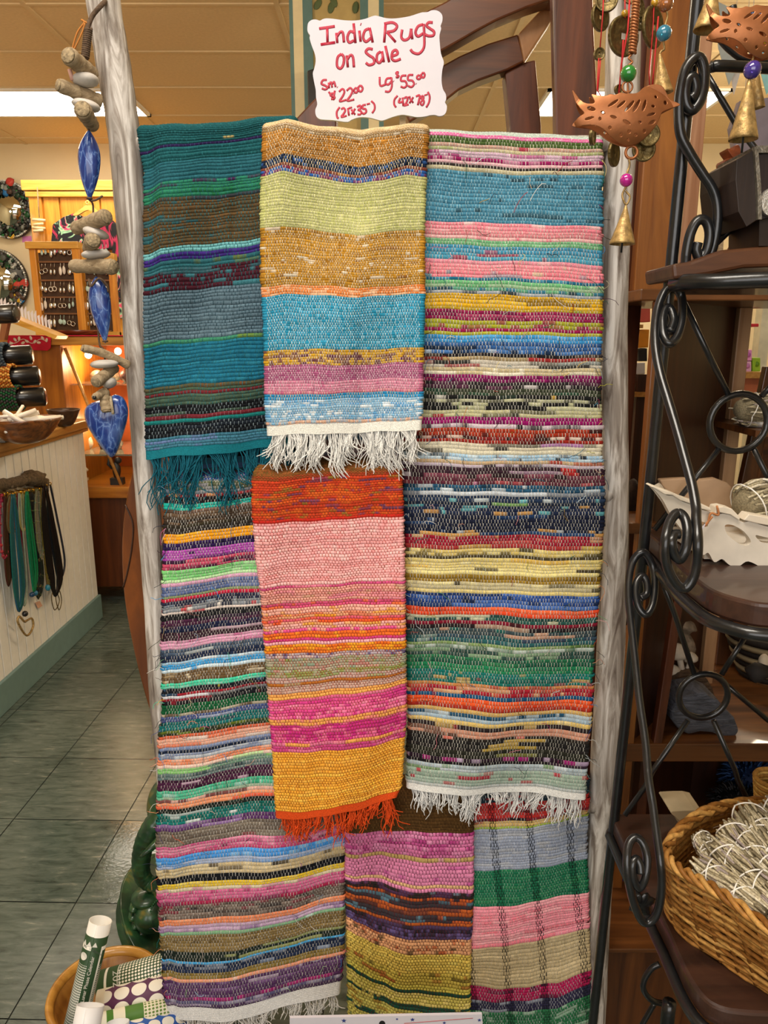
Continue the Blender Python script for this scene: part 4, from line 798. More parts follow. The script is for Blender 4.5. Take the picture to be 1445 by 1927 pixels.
neck = [ # x top, y top, x bot, y bot, width px, colour, strands, name
 (4, 932, 8, 1048, 9, '8a2a3a', 1, 'pink-red bead necklace'), (10, 930, 16, 1100, 9, '3a2418', 7, 'brown multi-strand necklace'), (20, 932, 22, 1002, 12, '6a4a30', 4, 'short brown and cream necklace'),
 (24, 930, 36, 1148, 15, '1f5a64', 8, 'long teal strand necklace'), (34, 928, 38, 1075, 4, '9a1c30', 1, 'thin crimson cord necklace'), (42, 928, 44, 1000, 10, 'a08a60', 3, 'short cream and brown necklace'), (36, 928, 46, 1140, 6, '8a9098', 1, 'pale grey cord necklace'),
 (50, 925, 64, 1112, 9, '14704a', 3, 'emerald green necklace with blue drops'), (58, 924, 72, 1124, 14, '1c2424', 8, 'dark necklace with green and tan sections'), (70, 922, 78, 1050, 12, '6a6a58', 6, 'grey and silver strand necklace'),
 (78, 920, 90, 1100, 8, '5a5428', 3, 'olive necklace with a blue teardrop'), (84, 915, 104, 1120, 20, '161314', 9, 'broad black strand necklace'), (92, 912, 112, 1095, 14, '2c3038', 1, 'loose dark cord necklace')]
for i, (xt, yt, xb_, yb, w_, col, ns, nm) in enumerate(neck):
    t = thing('necklace', f'{nm} hanging from the bark rack', 'necklace', N(xt, yt, .03), 'necklaces on the bark rack')
    mb = MB(); o = .028+.0035*(i % 4)
    ns = ns*2 if ns > 2 else ns
    for s_ in range(ns):
        h = .7*w_*(.15+.85*(s_+1)/ns); rr = .0027 if ns > 1 else .0034
        e = rn.uniform(-4, 3)
        lp = [N(xt-h*.25, yt, o), N(xt-h*.8+(xb_-xt)*.3, yt+(yb-yt)*.3, o), N(xb_-h, yb-(yb-yt)*.2+e, o), N(xb_, yb+e, o+.003), N(xb_+h, yb-(yb-yt)*.2+e, o), N(xt+h*.8+(xb_-xt)*.3, yt+(yb-yt)*.3, o), N(xt+h*.25, yt, o)]
        c = lin(col); cc = crom(lp, 6); mb.tube(cc, rr*rn.uniform(.8, 1.3), 5, col=tuple(q*rn.uniform(.7, 1.3) for q in c))
        if i in (0, 9, 10, 8): 
            for q in cc[::2]: mb.ell(q, rr*(2.0 if i == 0 else 1.5), n=6, m=4, col=tuple(q_*rn.uniform(.7, 1.6) for q_ in c) if i != 8 else lin(rn.choice(['2c4a2c', '6a5a34', '181c20'])))
    mb.build('strand', M['attr_gloss'], t, clean=False)
    hk = N(xt, yt-4, .03); MB().tube(crom([hk+Vector((-.012, 0, .004)), hk+Vector((.006, 0, .0)), hk+Vector((.008, 0, -.008)), hk+Vector((0, 0, -.012))], 4), .002, 5).build('brass_hook', M['gold'], t)
    if i == 3: MB().tube(crom([N(46, 1170, .04), N(36, 1160, .04), N(34, 1172, .04), N(50, 1196, .04), N(62, 1180, .04), N(60, 1164, .04), N(50, 1168, .04)], 5, True), .004, 6).build('heart_pendant', M['brass'], t); MB().ell(N(47, 1155, .04), .011).build('dark_bead', M['blackp'], t)
    if i == 7: MB().ell(N(66, 1116, .04), .011).build('blue_bead', plain('bluebead', '2a6a8a', .2), t); MB().ell(N(60, 1119, .04), .010).build('blue_bead', plain('bluebead2', '1c3c5a', .2), t)
    if i == 10: MB().ell(N(90, 1106, .04), (.010, .010, .013)).build('teardrop', plain('tealdrop', '2a7a90', .2), t)
    if i == 11:
        for s_ in (0, 1): MB().tube(crom([N(103+8*s_, 1110, .04), N(97+8*s_, 1125, .04), N(103+8*s_, 1148, .04), N(112+4*s_, 1130, .04)], 5, True), .002, 5).build('leaf_pendant', M['coin'], t)
mb = MB(); mb.prism([N(66, 1134, .004), N(74, 1131, .004), N(79, 1140, .004), N(71, 1145, .004)], (.002, 0, 0)); tag(mb.build('price_tag', plain('pinktag', 'd8a890', .7)), 'small pink price tag below the dark necklace', 'tag')
# brown curved board standing behind the left pole
dK = 1.5
cl = [(268, 840), (252, 880), (238, 935), (230, 1000), (229, 1060), (234, 1130), (246, 1200), (262, 1270), (279, 1330), (294, 1370)]
mb = MB(); fr = crom([P(x, y, dK) for x, y in cl], 4); bk_ = crom([P(330, 1375, dK), P(372, 1280, dK), P(384, 1100, dK), P(372, 940, dK), P(330, 840, dK)], 4)
cv = thing('curved_board', 'brown curved wooden board standing behind the left driftwood pole', 'board', (P(300, 1200, dK).x, dK, 0))
mb.prism(fr+bk_, (0, .03, 0)); mb.build('panel', wood('curved_board', '4e2406', '8c4c16', 'z', 5, .35, 6, coat=.3), cv, bevel=.004)
MB().box((P(300, 1370, dK).x, dK, 0), (P(330, 1370, dK).x, dK+.03, P(300, 1370, dK).z+.02)).build('foot', M['redwood'], cv)
MB().tube(crom([P(x, y, dK-.0005) for x, y in ((236, 950), (250, 985), (248, 1030), (240, 1075), (232, 1105))], 6), .002, 6).build('carved_line', M['dark'], cv)
# ---------------------------------------------------------------- driftwood mobile on the left pole
dm = 1.075
mo = thing('driftwood_mobile', 'driftwood, pebble and blue ceramic mobile hanging on the left pole', 'mobile', P(190, 860, dm))
def Q(x, y, dd=0, oy=0): return P(x/3.44, oy+y/3.44, dm+dd)
mm = mpp(500, dm)/3.44                                   # metres per crop pixel
M['rope'] = plain('dark_twine', '5a4634', .9, vary=.3, scale=300, bmp=.8)
rp = crom([Q(700, -10, .06), Q(660, 30, .01), Q(600, 100, .005), Q(568, 180), Q(562, 240), Q(548, 320), Q(556, 388)], 6)
MB().tube(rp, .0030, 8).build('rope', M['rope'], mo)
coil = []
for i in range(150):
    t = i/149; c = Q(572-22*t, 185+195*t); a = i*.62; coil.append(c+Vector((math.cos(a)*.0042, math.sin(a)*.0042, 0)))
MB().tube(coil, .0016, 5).build('rope_binding', M['rope'], mo)
MB().tube(crom([Q(565, 150), Q(525, 128), Q(545, 145), Q(500, 210), Q(470, 310), Q(480, 318), Q(530, 215), Q(550, 150)], 5), .0012, 5).build('orange_cord', plain('orange_cord', 'b8742e', .8), mo)
def cord(lst, oy=0): MB().tube(crom([Q(x, y, .004, oy) for x, y in lst], 4), .0014, 5).build('cord', M['rope'], mo)
cord([(470, 320), (520, 500), (560, 700), (575, 850)]); cord([(575, 1290), (600, 1320), (605, 1400), (620, 1560), (620, 1780)]); cord([(620, 180), (640, 620), (672, 690), (690, 900), (700, 1010)], 460)
def stick(x0, y0, x1, y1, r0, r1, oy=0, d0=-.02, d1=.02, bend=0):
    a, b = Q(x0, y0, d0, oy), Q(x1, y1, d1, oy); mid = (a+b)/2+Vector((0, 0, bend)); p = crom([a, a*.7+b*.3+Vector((0, 0, bend*.8)), mid, a*.25+b*.75+Vector((0, 0, bend*.6)), b], 4)
    n = len(p); rs = [(r0+(r1-r0)*i/(n-1))*mm*(1+.05*math.sin(i*1.3)) for i in range(n)]; rs[0] *= .93; rs[-1] *= .85
    o = MB().tube(p, rs, 14).build('driftwood_stick', M['drift'], mo, bevel=.0015)
    ax = (b-a).normalized()
    e = a if d0 <= d1 else b; sg = -1 if d0 <= d1 else 1; r = (r0 if d0 <= d1 else r1)*mm
    MB().lathe(e, e+ax*sg*.0015, [(0, r*.9), (1, r*.8), (1, .0001)], 14).build('cut_end', M['driftend'], o)
stick(440, 358, 600, 485, 52, 48, d0=-.03); stick(378, 550, 650, 660, 40, 46, d0=-.02); stick(532, 705, 600, 815, 52, 42, d0=-.035)
stick(485, 1480, 690, 1402, 42, 50, d0=.02, d1=-.02); stick(602, 1555, 570, 1612, 50, 36, d0=-.03); stick(470, 140, 735, 145, 42, 50, 460, .02, -.02)
stick(535, 672, 835, 785, 26, 30, 460, d0=-.02, bend=.004); stick(620, 892, 745, 795, 40, 36, 460, d0=-.03)
stick(672, 945, 690, 1078, 34, 36, 460, d0=-.012, d1=-.018); stick(612, 990, 685, 950, 24, 30, 460, d0=-.03, d1=-.01)
MB().ell(Q(611, 991, -.0335, 460), (13*mm, .002, 13*mm), n=12, m=6).build('painted_hollow', M['blackp'], mo)  # black disc stands for the dark inside of the stick end
for x, y, rx, ry, a, oy in ((552, 518, 80, 40, .05, 0), (557, 682, 86, 34, -.18, 0), (620, 1508, 82, 34, -.3, 0), (622, 1646, 92, 32, .08, 0), (676, 774, 92, 30, .05, 460), (708, 895, 44, 38, .3, 460)):
    MB().ell(Q(x, y, 0, oy), (rx*mm, .016, ry*mm), Matrix.Rotation(-a, 3, 'Y'), 18, 12, lump=.03, seed=x).build('pebble', M['pebble'], mo)
MB().tube([Q(450, 450, -.01), Q(470, 520, -.01)], .003, 6).build('shell_piece', plain('pink_shell', 'd0a090', .6), mo)
def blue():
    m, nt, b = nmat('blue_glaze'); mp = coords(nt, (1, 1, .35)); v = nt.nodes.new('ShaderNodeTexVoronoi'); v.feature = 'DISTANCE_TO_EDGE'; v.inputs['Scale'].default_value = 95
    n = noi(nt, mp, 60, 4, 2); mix = nt.nodes.new('ShaderNodeVectorMath'); mix.operation = 'MULTIPLY_ADD'; mix.inputs[1].default_value = (.012,)*3
    nt.links.new(n.outputs['Color'], mix.inputs[0]); nt.links.new(mp.outputs[0], mix.inputs[2]); nt.links.new(mix.outputs[0], v.inputs['Vector'])
    r = ramp(nt, [(0, '6f8cc0'), (.035, '34549a'), (.16, '1b357c')]); nt.links.new(v.outputs['Distance'], r.inputs[0])
    n2 = noi(nt, mp, 45, 5, 1); r2 = ramp(nt, [(.50, '000000'), (.8, '7c98c4')]); nt.links.new(n2.outputs[0], r2.inputs[0])
    ad = nt.nodes.new('ShaderNodeMix'); ad.data_type = 'RGBA'; ad.blend_type = 'SCREEN'; ad.inputs[0].default_value = .55; nt.links.new(r.outputs[0], ad.inputs[6]); nt.links.new(r2.outputs[0], ad.inputs[7])
    nt.links.new(ad.outputs[2], b.inputs['Base Color']); b.inputs['Roughness'].default_value = .22; b.inputs['Coat Weight'].default_value = .4; bump(nt, b, v.outputs['Distance'], .25, .001); return m
M['blue'] = blue()
def pod(x0, y0, x1, y1, w_, oy, pk=.38):
    a, b = Q(x0, y0, 0, oy), Q(x1, y1, 0, oy); prof = []
    for i in range(15):
        t = i/14; r = (math.sin(math.pi*min(1, t/(2*pk)))**.8 if t < pk else math.cos(math.pi/2*((t-pk)/(1-pk)))**.85); prof.append((t, max(.08, r)*w_*mm))
    mb = MB(); mb.lathe(a, b, prof, 24, sx=.7)
    vs = mb.v; ax = (b-a).normalized()
    for i in range(len(vs)):                              # ridges along the pod
        p = Vector(vs[i]); t = (p-a).dot(ax); c = a+ax*t; rr = p-c; k = i % 24; vs[i] = tuple(c+rr*(1.07 if k % 6 == 0 else (.97 if k % 3 else 1)))
    mb.build('ceramic_pod', M['blue'], mo, sub=1)
    MB().torus(b+Vector((0, 0, .003)), .09*w_*mm+.0016, .0014, (0, 0, 1), 14, 5).build('cord_knot', M['rope'], mo)
pod(575, 842, 580, 1300, 70, 0); pod(622, 205, 682, 640, 70, 460, .32)
MB().tube(crom([Q(590, 1300), Q(620, 1295), Q(665, 1268)], 4), .0014, 5).build('cord_end', M['rope'], mo)
MB().tube(crom([Q(575, 225, -.012, 460), Q(590, 270, -.02, 460), Q(640, 220, -.02, 460), Q(690, 260, -.015, 460), Q(702, 310, -.012, 460)], 5), .0016, 5).build('wire_wrap', M['rope'], mo)
hp = [(712, 995), (735, 975), (765, 976), (800, 1000), (824, 1060), (822, 1130), (792, 1235), (758, 1335), (728, 1376), (690, 1348), (622, 1258), (572, 1178), (551, 1110), (556, 1062), (590, 1030), (640, 1012), (690, 1012)]
bm = bmesh.new(); fr = crom([Q(x, y, 0, 460) for x, y in hp], 4, True); cen = sum(fr, Vector())/len(fr); mb = MB(); n = len(fr); vs = []; fs = []
for sgn in (-1, 1):
    for k in range(7):
        t = k/6; vs += [cen+(p-cen)*(1-t*.999)+Vector((0, sgn*(.003+.011*math.sqrt(max(0, 1-(1-t)**2))), 0)) for p in fr]
fs = [(s_*7*n+k*n+i, s_*7*n+k*n+(i+1) % n, s_*7*n+(k+1)*n+(i+1) % n, s_*7*n+(k+1)*n+i) for s_ in (0, 1) for k in range(6) for i in range(n)]
fs += [(i, (i+1) % n, 7*n+(i+1) % n, 7*n+i) for i in range(n)]
mb.add(vs, fs); mb.build('ceramic_heart', M['blue'], mo); bm.free()
tw = crom([Q(715, 985, -.012, 460), Q(722, 1030, -.017, 460), Q(732, 1098, -.016, 460)], 6)
MB().tube(tw, .0022, 6).build('heart_cord', plain('twisted_cord', 'a8987c', .9, vary=.4, scale=500), mo)
# ---------------------------------------------------------------- right: arched wooden frame, bookcase, iron shelf unit
def wp(name, mat, poly, d, th, parent, bev=.004): return MB().prism([P(x, y, d) for x, y in poly], (0, th, 0)).build(name, M[mat] if isinstance(mat, str) else mat, parent, bevel=bev)
def C8(lst): return [(540+x/2.779, y/2.779) for x, y in lst]
archw = wood('arch_wood', '3a1c0c', '743f1c', 'x', 6, .35, 6, coat=.35)
da = 1.75
af = thing('arched_wooden_frame', 'brown wooden frame with two curved arches behind the price sign', 'frame', (P(1000, 240, da).x, da, 0))
wp('upper_arch', archw, C8([(690, 75), (760, 40), (830, 5), (900, -40), (1150, -150), (1480, -220), (1480, 20), (1370, 2), (1260, 38), (1100, 105), (1000, 158), (900, 216), (800, 272), (700, 330), (640, 330)]), da, .05, af)
wp('lower_arch', archw, C8([(700, 410), (805, 345), (900, 292), (1050, 226), (1210, 176), (1245, 320), (1150, 368), (1000, 422), (900, 470), (830, 525), (740, 580), (640, 640), (600, 560)]), da+.06, .05, af)
wp('strut', wood('strut_wood', '8a5a34', 'b98a5c', 'z', 7, .35, 6, coat=.3), C8([(1210, 175), (1370, 2), (1388, 100), (1240, 328)]), da+.055, .05, af)
wp('post', 'redwood', C8([(1140, 378), (1240, 325), (1300, 310), (1330, 660), (1330, 2600), (1166, 2600), (1166, 660)]), da+.07, .05, af)
wp('foot_arch', 'redwood', C8([(40, 625), (120, 540), (190, 470), (260, 560), (260, 700), (40, 700)]), da+.06, .05, af)
lb = 1.5
fp = thing('plank_panel', 'tall reddish brown plank beside the right driftwood pole', 'plank', (P(1090, 900, 1.55).x, 1.55, 0))
def board(pxa, pxb, d0, d1, z0, z1, mat, parent, nm, yref=300):
    return MB().box((P(pxa, yref, d0).x, d0, z0), (P(pxb, yref, d0).x, d1, z1)).build(nm, M[mat] if isinstance(mat, str) else mat, parent, bevel=.002)
wp('wide_board', 'redwood', [(1038, -120), (1112, -120), (1118, 60), (1128, 250), (1140, 500), (1150, 1900), (1060, 1900), (1046, 250)], 1.55, .03, fp)
board(1186, 1232, 1.5, 1.53, 0, 2.7, 'redwood', fp, 'side_board', 250)
board(1215, 1303, 1.46, 1.49, P(1300, 552, 1.46).z, 2.7, 'honey', fp, 'orange_board', 250)
board(1296, 1326, 1.44, 1.455, 1.36, 2.7, wood('pale_edge', '8a5a3a', 'b08464', 'z', 8, .4), fp, 'edge_board', 250)
# bookcase
BK = thing('bookcase', 'open brown wooden bookcase behind the black iron shelves', 'bookcase', (P(1300, 900, 1.32).x, 1.4, 0))
db, dr = 1.30, 1.62
def bx(pa, pb, ya, yb, da_, db_, mat, nm, yr=None):
    yr = yr or (ya+yb)/2; return MB().box((P(pa, yr, da_).x, da_, P(pa, yb, da_).z), (P(pb, yr, da_).x, db_, P(pa, ya, da_).z)).build(nm, M[mat] if isinstance(mat, str) else mat, BK, bevel=.0025)
xl, xr_ = P(1205, 555, db).x, P(1850, 555, db).x
def shelf(yt, yb, xa, mat='teakx', dd=dr): z1 = P(1300, yt, db).z; z0 = P(1300, yb, db).z; return MB().box((xa, db, z0), (xr_, dd, z1)).build('shelf', M[mat], BK, bevel=.0025)
shelf(543, 566, xl); 
zc1 = P(1300, 566, db).z
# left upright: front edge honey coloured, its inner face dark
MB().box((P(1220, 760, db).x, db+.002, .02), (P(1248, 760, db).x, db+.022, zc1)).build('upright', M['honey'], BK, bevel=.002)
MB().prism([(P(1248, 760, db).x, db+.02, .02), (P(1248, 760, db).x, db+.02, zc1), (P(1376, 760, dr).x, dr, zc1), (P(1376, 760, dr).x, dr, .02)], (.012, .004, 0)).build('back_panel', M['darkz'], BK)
MB().box((xr_-.02, db+.003, .013), (xr_, dr, zc1)).build('upright', M['teak'], BK)
zsg = P(1420, 803, 1.42).z; MB().box((P(1398, 760, 1.42).x, 1.36, zsg-.012), (xr_-.02, 1.6, zsg)).build('shelf', M['teak'], BK); MB().lathe((P(1430, 800, 1.42).x+.05, 1.44, zsg), (P(1430, 800, 1.42).x+.05, 1.44, zsg+.012), [(0, .07), (1, .085), (1, .08), (.3, .06), (.3, .0001)], 24).build('pale_dish', M['pebble'], BK)
MB().box((P(1374, 760, dr-.06).x, dr-.06, .40), (P(1398, 760, dr-.06).x, dr-.03, zc1)).build('divider', wood('pale_divider', '8a6040', 'b89068', 'z', 8, .45), BK, bevel=.002)
MB().prism([P(1442, 690, dr-.05), P(1470, 690, dr-.05), P(1412, 960, dr-.05), P(1384, 960, dr-.05)], (0, .02, 0)).build('slanted_brace', M['teak'], BK, bevel=.002)
zs1 = P(1300, 1400, db).z
shelf(1400, 1434, P(1178, 1415, db).x, 'teakx', 1.92)
zs0 = P(1240, 985, db).z
MB().box((P(1180, 1000, db).x, db+.001, zs0-.02), (P(1240, 1000, db).x, dr, zs0)).build('shelf', M['teakx'], BK, bevel=.002)
MB().prism([P(1272, 1110, db+.003), P(1290, 1110, db+.003), P(1243, 1420, db+.003), P(1227, 1420, db+.003)], (0, .02, 0)).build('slanted_upright', M['redwood'], BK, bevel=.002)
for a, b, da_ in ((1298, 1342, 1.62), (1352, 1405, 1.66)): MB().box((P(a, 1200, da_).x, da_, zs1), (P(b, 1200, da_).x, da_+.02, zs1+.24)).build('back_slat', M['teak'], BK, bevel=.002)
MB().box((P(1130, 1840, 1.15).x, 1.15, .0), (xr_, 1.17, P(1200, 1790, 1.15).z)).build('plinth', M['teak'], BK, bevel=.003)
MB().box((P(1130, 1840, 1.15).x, 1.145, P(1200, 1790, 1.15).z), (xr_, dr, P(1200, 1782, 1.15).z)).build('shelf', M['teakx'], BK, bevel=.002)
MB().box((P(1170, 1500, 1.6).x, 1.6, .012), (xr_, 1.62, zs1-.03)).build('back_panel', M['darkz'], BK)  # dark sheet added to stand for the shaded void under the shelf
MB().box((P(1395, 1200, 1.9).x, 1.9, zs1), (xr_, 1.92, zs0+.1)).build('back_board', wood('back_board', '3a1e0c', '6a3a18', 'x', 7, .45), BK)
MB().box((P(1200, 1500, db+.05).x, db+.05, .25), (P(1218, 1500, db+.05).x, db+.07, zs1-.02)).build('divider', M['redwood'], BK)

# ---------------------------------------------------------------- wrought iron shelf unit
dI = .985
IR = thing('iron_shelf_unit', 'black wrought iron corner shelf unit with scrolls at the right', 'shelf unit', (P(1300, 1927, 1.0).x, 1.0, 0))
def kk(oy, l, dd, tier):
    out = []
    for x, y in l:
        py = oy+y/3.48; d = dI+dd
        if tier: d -= .20*max(0, min(1, (py-tier[0])/(tier[1]-tier[0])))
        out.append(P(1030+x/3.48, py, d))
    return out
def k5(l, dd=0, t=None): return kk(0, l, dd, t)
def k6(l, dd=0, t=None): return kk(480, l, dd, t)
def k7(l, dd=0, t=None): return kk(900, l, dd, t)
def k8(l, dd=0, t=None): return kk(1400, l, dd, t)
T2, T3 = (560, 1020), (1060, 1640)
u = mpp(963, dI)
def rod(pts_, r, nm='scroll', k=6): return MB().tube(crom(pts_, k), r*u, 10).build(nm, M['iron'], IR)
MB().tube([P(1322, -90, .97), P(1312, 0, .975), P(1218, 963, 1.01), P(1115, 1927, 1.05), P(1108, 1990, 1.053)], 10.5*u, 12).build('post', M['iron'], IR)
rod(k5([(938, 650), (965, 620), (972, 560), (950, 505), (920, 530), (903, 600), (912, 690), (950, 722), (1000, 660), (1025, 560), (1022, 440), (990, 375), (940, 400), (895, 480), (866, 620), (860, 760), (875, 890), (930, 1000), (1010, 1130), (1080, 1240), (1112, 1350), (1110, 1480), (1083, 1620), (1045, 1720)], -.02)+k6([(1010, 190), (960, 212), (922, 170), (905, 80)], -.02)+k5([(912, 1640), (940, 1520), (985, 1445), (1038, 1450), (1062, 1530), (1042, 1640), (1000, 1690), (975, 1640), (985, 1590)], -.022), 8.5)
rod(k6([(800, 505), (825, 430), (808, 360), (775, 350), (752, 420), (762, 530), (800, 580), (850, 530), (880, 420), (880, 290), (850, 222), (810, 207), (760, 255), (720, 360), (703, 490), (712, 640), (742, 790), (790, 950), (850, 1150), (900, 1330), (945, 1500), (972, 1650)], -.02, T2)+k7([(974, 270), (985, 420), (975, 560), (950, 660), (900, 720), (850, 700), (800, 620), (772, 520), (775, 400), (800, 290), (850, 228), (897, 260), (918, 350), (905, 460), (870, 530), (830, 500), (812, 420), (832, 370), (865, 366)], -.022, T2), 7.5)
rod(k7([(608, 785), (650, 755), (648, 680), (620, 640), (585, 680), (577, 760), (600, 850), (645, 893), (688, 830), (704, 700), (690, 580), (650, 500), (610, 487), (562, 540), (536, 640), (530, 760), (542, 900), (570, 1150), (602, 1450), (638, 1700), (653, 1860)], -.02, T3)+k8([(664, 240), (690, 400), (716, 600), (740, 780), (748, 930), (728, 1080), (680, 1160), (622, 1160), (572, 1060), (532, 900), (520, 760), (535, 655), (580, 612), (630, 660), (654, 760), (640, 880), (600, 940), (562, 880), (557, 790), (580, 752), (605, 790), (612, 850)], -.022, T3), 7)
xp = .735; MB().tube([(xp, 1.04, 0), (xp, 1.04, 1.78)], 10*u, 12).build('post', M['iron'], IR)
rod([P(1336, 126, dI), P(1400, 126, dI), Vector((xp, 1.03, P(1400, 126, dI).z))], 9, 'top_rail')
ztp = P(1350, 520, .93).z; MB().prism([(P(1278, 520, 1.0).x, 1.02, ztp-.004), (P(1278, 520, .95).x, .955, ztp-.004), (P(1360, 520, .91).x, .905, ztp-.004), (.6, .875, ztp-.004), (.73, .87, ztp-.004), (.73, 1.035, ztp-.004)], (0, 0, -.012)).build('shelf_board', M['slab'], IR)
rod(k5([(1110, 215), (1150, 270), (1210, 330), (1290, 380), (1445, 400)], .01), 7, 'curved_bar'); rod(k5([(1210, 40), (1220, 110), (1270, 190), (1360, 215), (1460, 190)], .01), 7, 'curved_bar')
for a in (k5([(1045, 490), (1140, 650), (1235, 810), (1350, 960), (1480, 1120)], .02), k5([(1110, 1590), (1260, 1445), (1500, 1230)], .02), k6([(895, 315), (1040, 620), (1185, 915)], .01), k6([(1400, 925), (1460, 860), (1600, 730)], .01), k6([(1122, 1268), (960, 1472), (700, 1800)], .01), k6([(1350, 1270), (1450, 1470), (1600, 1760)], .01),
          k7([(700, 540), (830, 880), (958, 1275)], .01), k7([(1305, 1020), (1140, 1285)], .01), k7([(1110, 1300), (1450, 1590)], .04), k7([(920, 1585), (690, 1915)], .01)+k8([(640, 280), (508, 465)], .01), k7([(1088, 1588), (1230, 1915)], .01)+k8([(1245, 230), (1345, 440)], .01)):
    MB().tube(a, 5.5*u, 8).build('strut', M['iron'], IR)
MB().torus(P(1030+1250/3.48, 480+1097/3.48, dI+.01), 53*u, 6.5*u, sx=1.0).build('ring', M['iron'], IR)
MB().torus(P(1030+1020/3.48, 900+1425/3.48, dI+.01), 49*u, 6.5*u, sx=.98).build('ring', M['iron'], IR)
# shelf boards: quarter rounds in plan, each with an iron rim
def qshelf(zt, edge, back_l, th, lbl, mat='slab', rim=11):
    fr = crom([PZ(x, y, zt) if y != 1 else Vector((x, PZ(*edge[-2], zt).y+.004, zt)) for x, y in edge], 6); bl = PZ(*back_l, zt)
    pl = [bl]+fr+[Vector((fr[-1].x, bl.y, zt)) if fr[-1].y < bl.y else fr[-1]]
    t = MB().prism(pl, (0, 0, -th)).build('shelf_board', M[mat], IR, bevel=.004)
    if rim: MB().tube([p+Vector((-.004, -.006, -th-rim*u*.6)) for p in [bl+Vector((0, .0, 0))]+fr], rim*u, 8).build('shelf_rim', M['iron'], IR)
z2 = CZ-.272
qshelf(z2, [(1214, 998), (1237, 1017), (1274, 1060), (1309, 1090), (1343, 1112), (1398, 1129), (1450, 1137), (1560, 1139), (.72, 1)], (1216, 990), .028, 'mid')
z3 = .545
qshelf(z3, [(1152, 1538), (1180, 1600), (1215, 1670), (1251, 1742), (1270, 1785), (1290, 1828), (1317, 1870), (1346, 1893), (1389, 1904), (1480, 1908), (1600, 1902), (.72, 1)], (1154, 1530), .026, 'low', rim=10)
z1 = P(1350, 520, .93).z
MB().tube([P(1268, 535, .95), P(1290, 530, .93), P(1360, 530, .90), P(1470, 525, .88), P(1560, 522, .87), (.73, .87, z1)], 13*u, 10).build('shelf_rim', M['iron'], IR)
rod(k8([(735, 1440), (680, 1472), (632, 1550), (634, 1620), (690, 1682), (770, 1702)]), 6.5, 'half_ring'); rod(k8([(705, 1690), (620, 1840), (560, 1960)], .02), 6, 'strut')
MB().tube(k8([(800, 1690), (790, 1760), (776, 1900), (760, 2100)], -.05), 14*u, 10).build('leg', M['iron'], IR)
MB().ell(P(1424, 1911, .70), 19*mpp(1911, .70), n=18, m=12).build('ball_finial', M['iron'], IR)
lf = MB()
for a in (-.5, .3, 1.1): lf.ell(P(1030+620/3.48, 1400+1050/3.48, dI-.20), (.009, .003, .018), Matrix.Rotation(a, 3, 'Y'), 8, 5)
lf.build('iron_leaf', M['iron'], IR)
# dark board and bird house on the top shelf
tb = MB(); tb.prism([P(1265, 497, .93), P(1300, 492, .93), P(1360, 470, .93), P(1445, 462, .93), P(1600, 455, .93), P(1600, 497, .93), P(1400, 504, .93), P(1330, 518, .93), P(1268, 526, .93)], (0, .10, 0))
tag(tb.build('shelf_plank', wood('plank_brown', '3a2012', '6a4228', 'x', 9, .4), bevel=.004), 'curved brown wooden plank lying on the top iron shelf', 'plank')
bh = thing('bird_house', 'dark brown wooden bird house with silver edges on the top iron shelf', 'bird house', P(1430, 462, .93))
g2 = lambda l, d=.92: [P(1300+x/4.19, 260+y/4.19, d) for x, y in l]
dkw = wood('bird_house_wood', '1c110b', '33221a', 'z', 9, .5)
MB().prism(g2([(500, 85), (360, 170), (352, 330), (375, 580), (440, 700), (530, 640), (545, 400), (510, 90)]), (0, .10, 0)).build('side_wall', dkw, bh, bevel=.002)
MB().prism(g2([(530, 130), (760, 110), (760, 600), (545, 640)]), (0, .10, 0)).build('front_wall', wood('bh_front', '180c0e', '2c1a18', 'z', 9, .5), bh)
sl = plain('tarnished_silver', '8a8478', .4, .6, .3, 200, .6)
MB().prism(g2([(500, 70), (530, 70), (555, 400), (560, 640), (530, 640), (525, 400)], .915), (0, .006, 0)).build('silver_edge', sl, bh); MB().prism(g2([(510, 60), (760, 50), (760, 110), (530, 115)], .915), (0, .10, 0)).build('silver_eave', sl, bh)
MB().prism(crom(g2([(610, 400), (570, 440), (560, 500), (580, 590), (660, 600), (660, 400)], .913), 4, True), (0, .006, 0)).build('silver_plaque', plain('embossed_silver', 'c4c0b8', .35, .6, .3, 300, 1), bh)
MB().prism(g2([(540, 640), (760, 600), (760, 850), (535, 850)], .93), (0, .08, 0)).build('pedestal', dkw, bh)
lw = wood('leaf_wood', '5a220c', '9a4a1c', 'x', 12, .35, 3)
lf = thing('carved_leaf', 'orange-brown carved wooden bird with tail leaves behind the bird house', 'carving', P(1390, 470, 1.06))
for nm, l in (('tail', [(285, 80), (330, 90), (350, 55), (385, 60), (395, 130), (380, 190), (330, 150)]), ('crest', [(265, 170), (350, 155), (380, 260), (300, 250), (268, 225)]), ('body', [(235, 420), (300, 330), (345, 260), (420, 300), (420, 430), (380, 560), (330, 550), (345, 470), (280, 510), (232, 490)]), ('leg', [(440, 690), (540, 650), (540, 720), (440, 850), (345, 880), (380, 800)])):
    MB().prism(crom(g2(l, 1.06), 3, True), (0, .025, 0)).build(nm, lw, lf, bevel=.004)
hr = MB(); hr.prism(g2([(235, 510), (320, 500), (300, 540), (265, 545), (300, 570), (285, 605), (250, 610), (285, 640), (270, 680), (240, 690), (262, 715), (240, 1200), (200, 1200)], 1.5), (0, .02, 0))
tag(hr.build('comb_carving', M['drift']), 'toothed brown wooden comb standing beyond the top iron shelf', 'carving')
mb = MB()
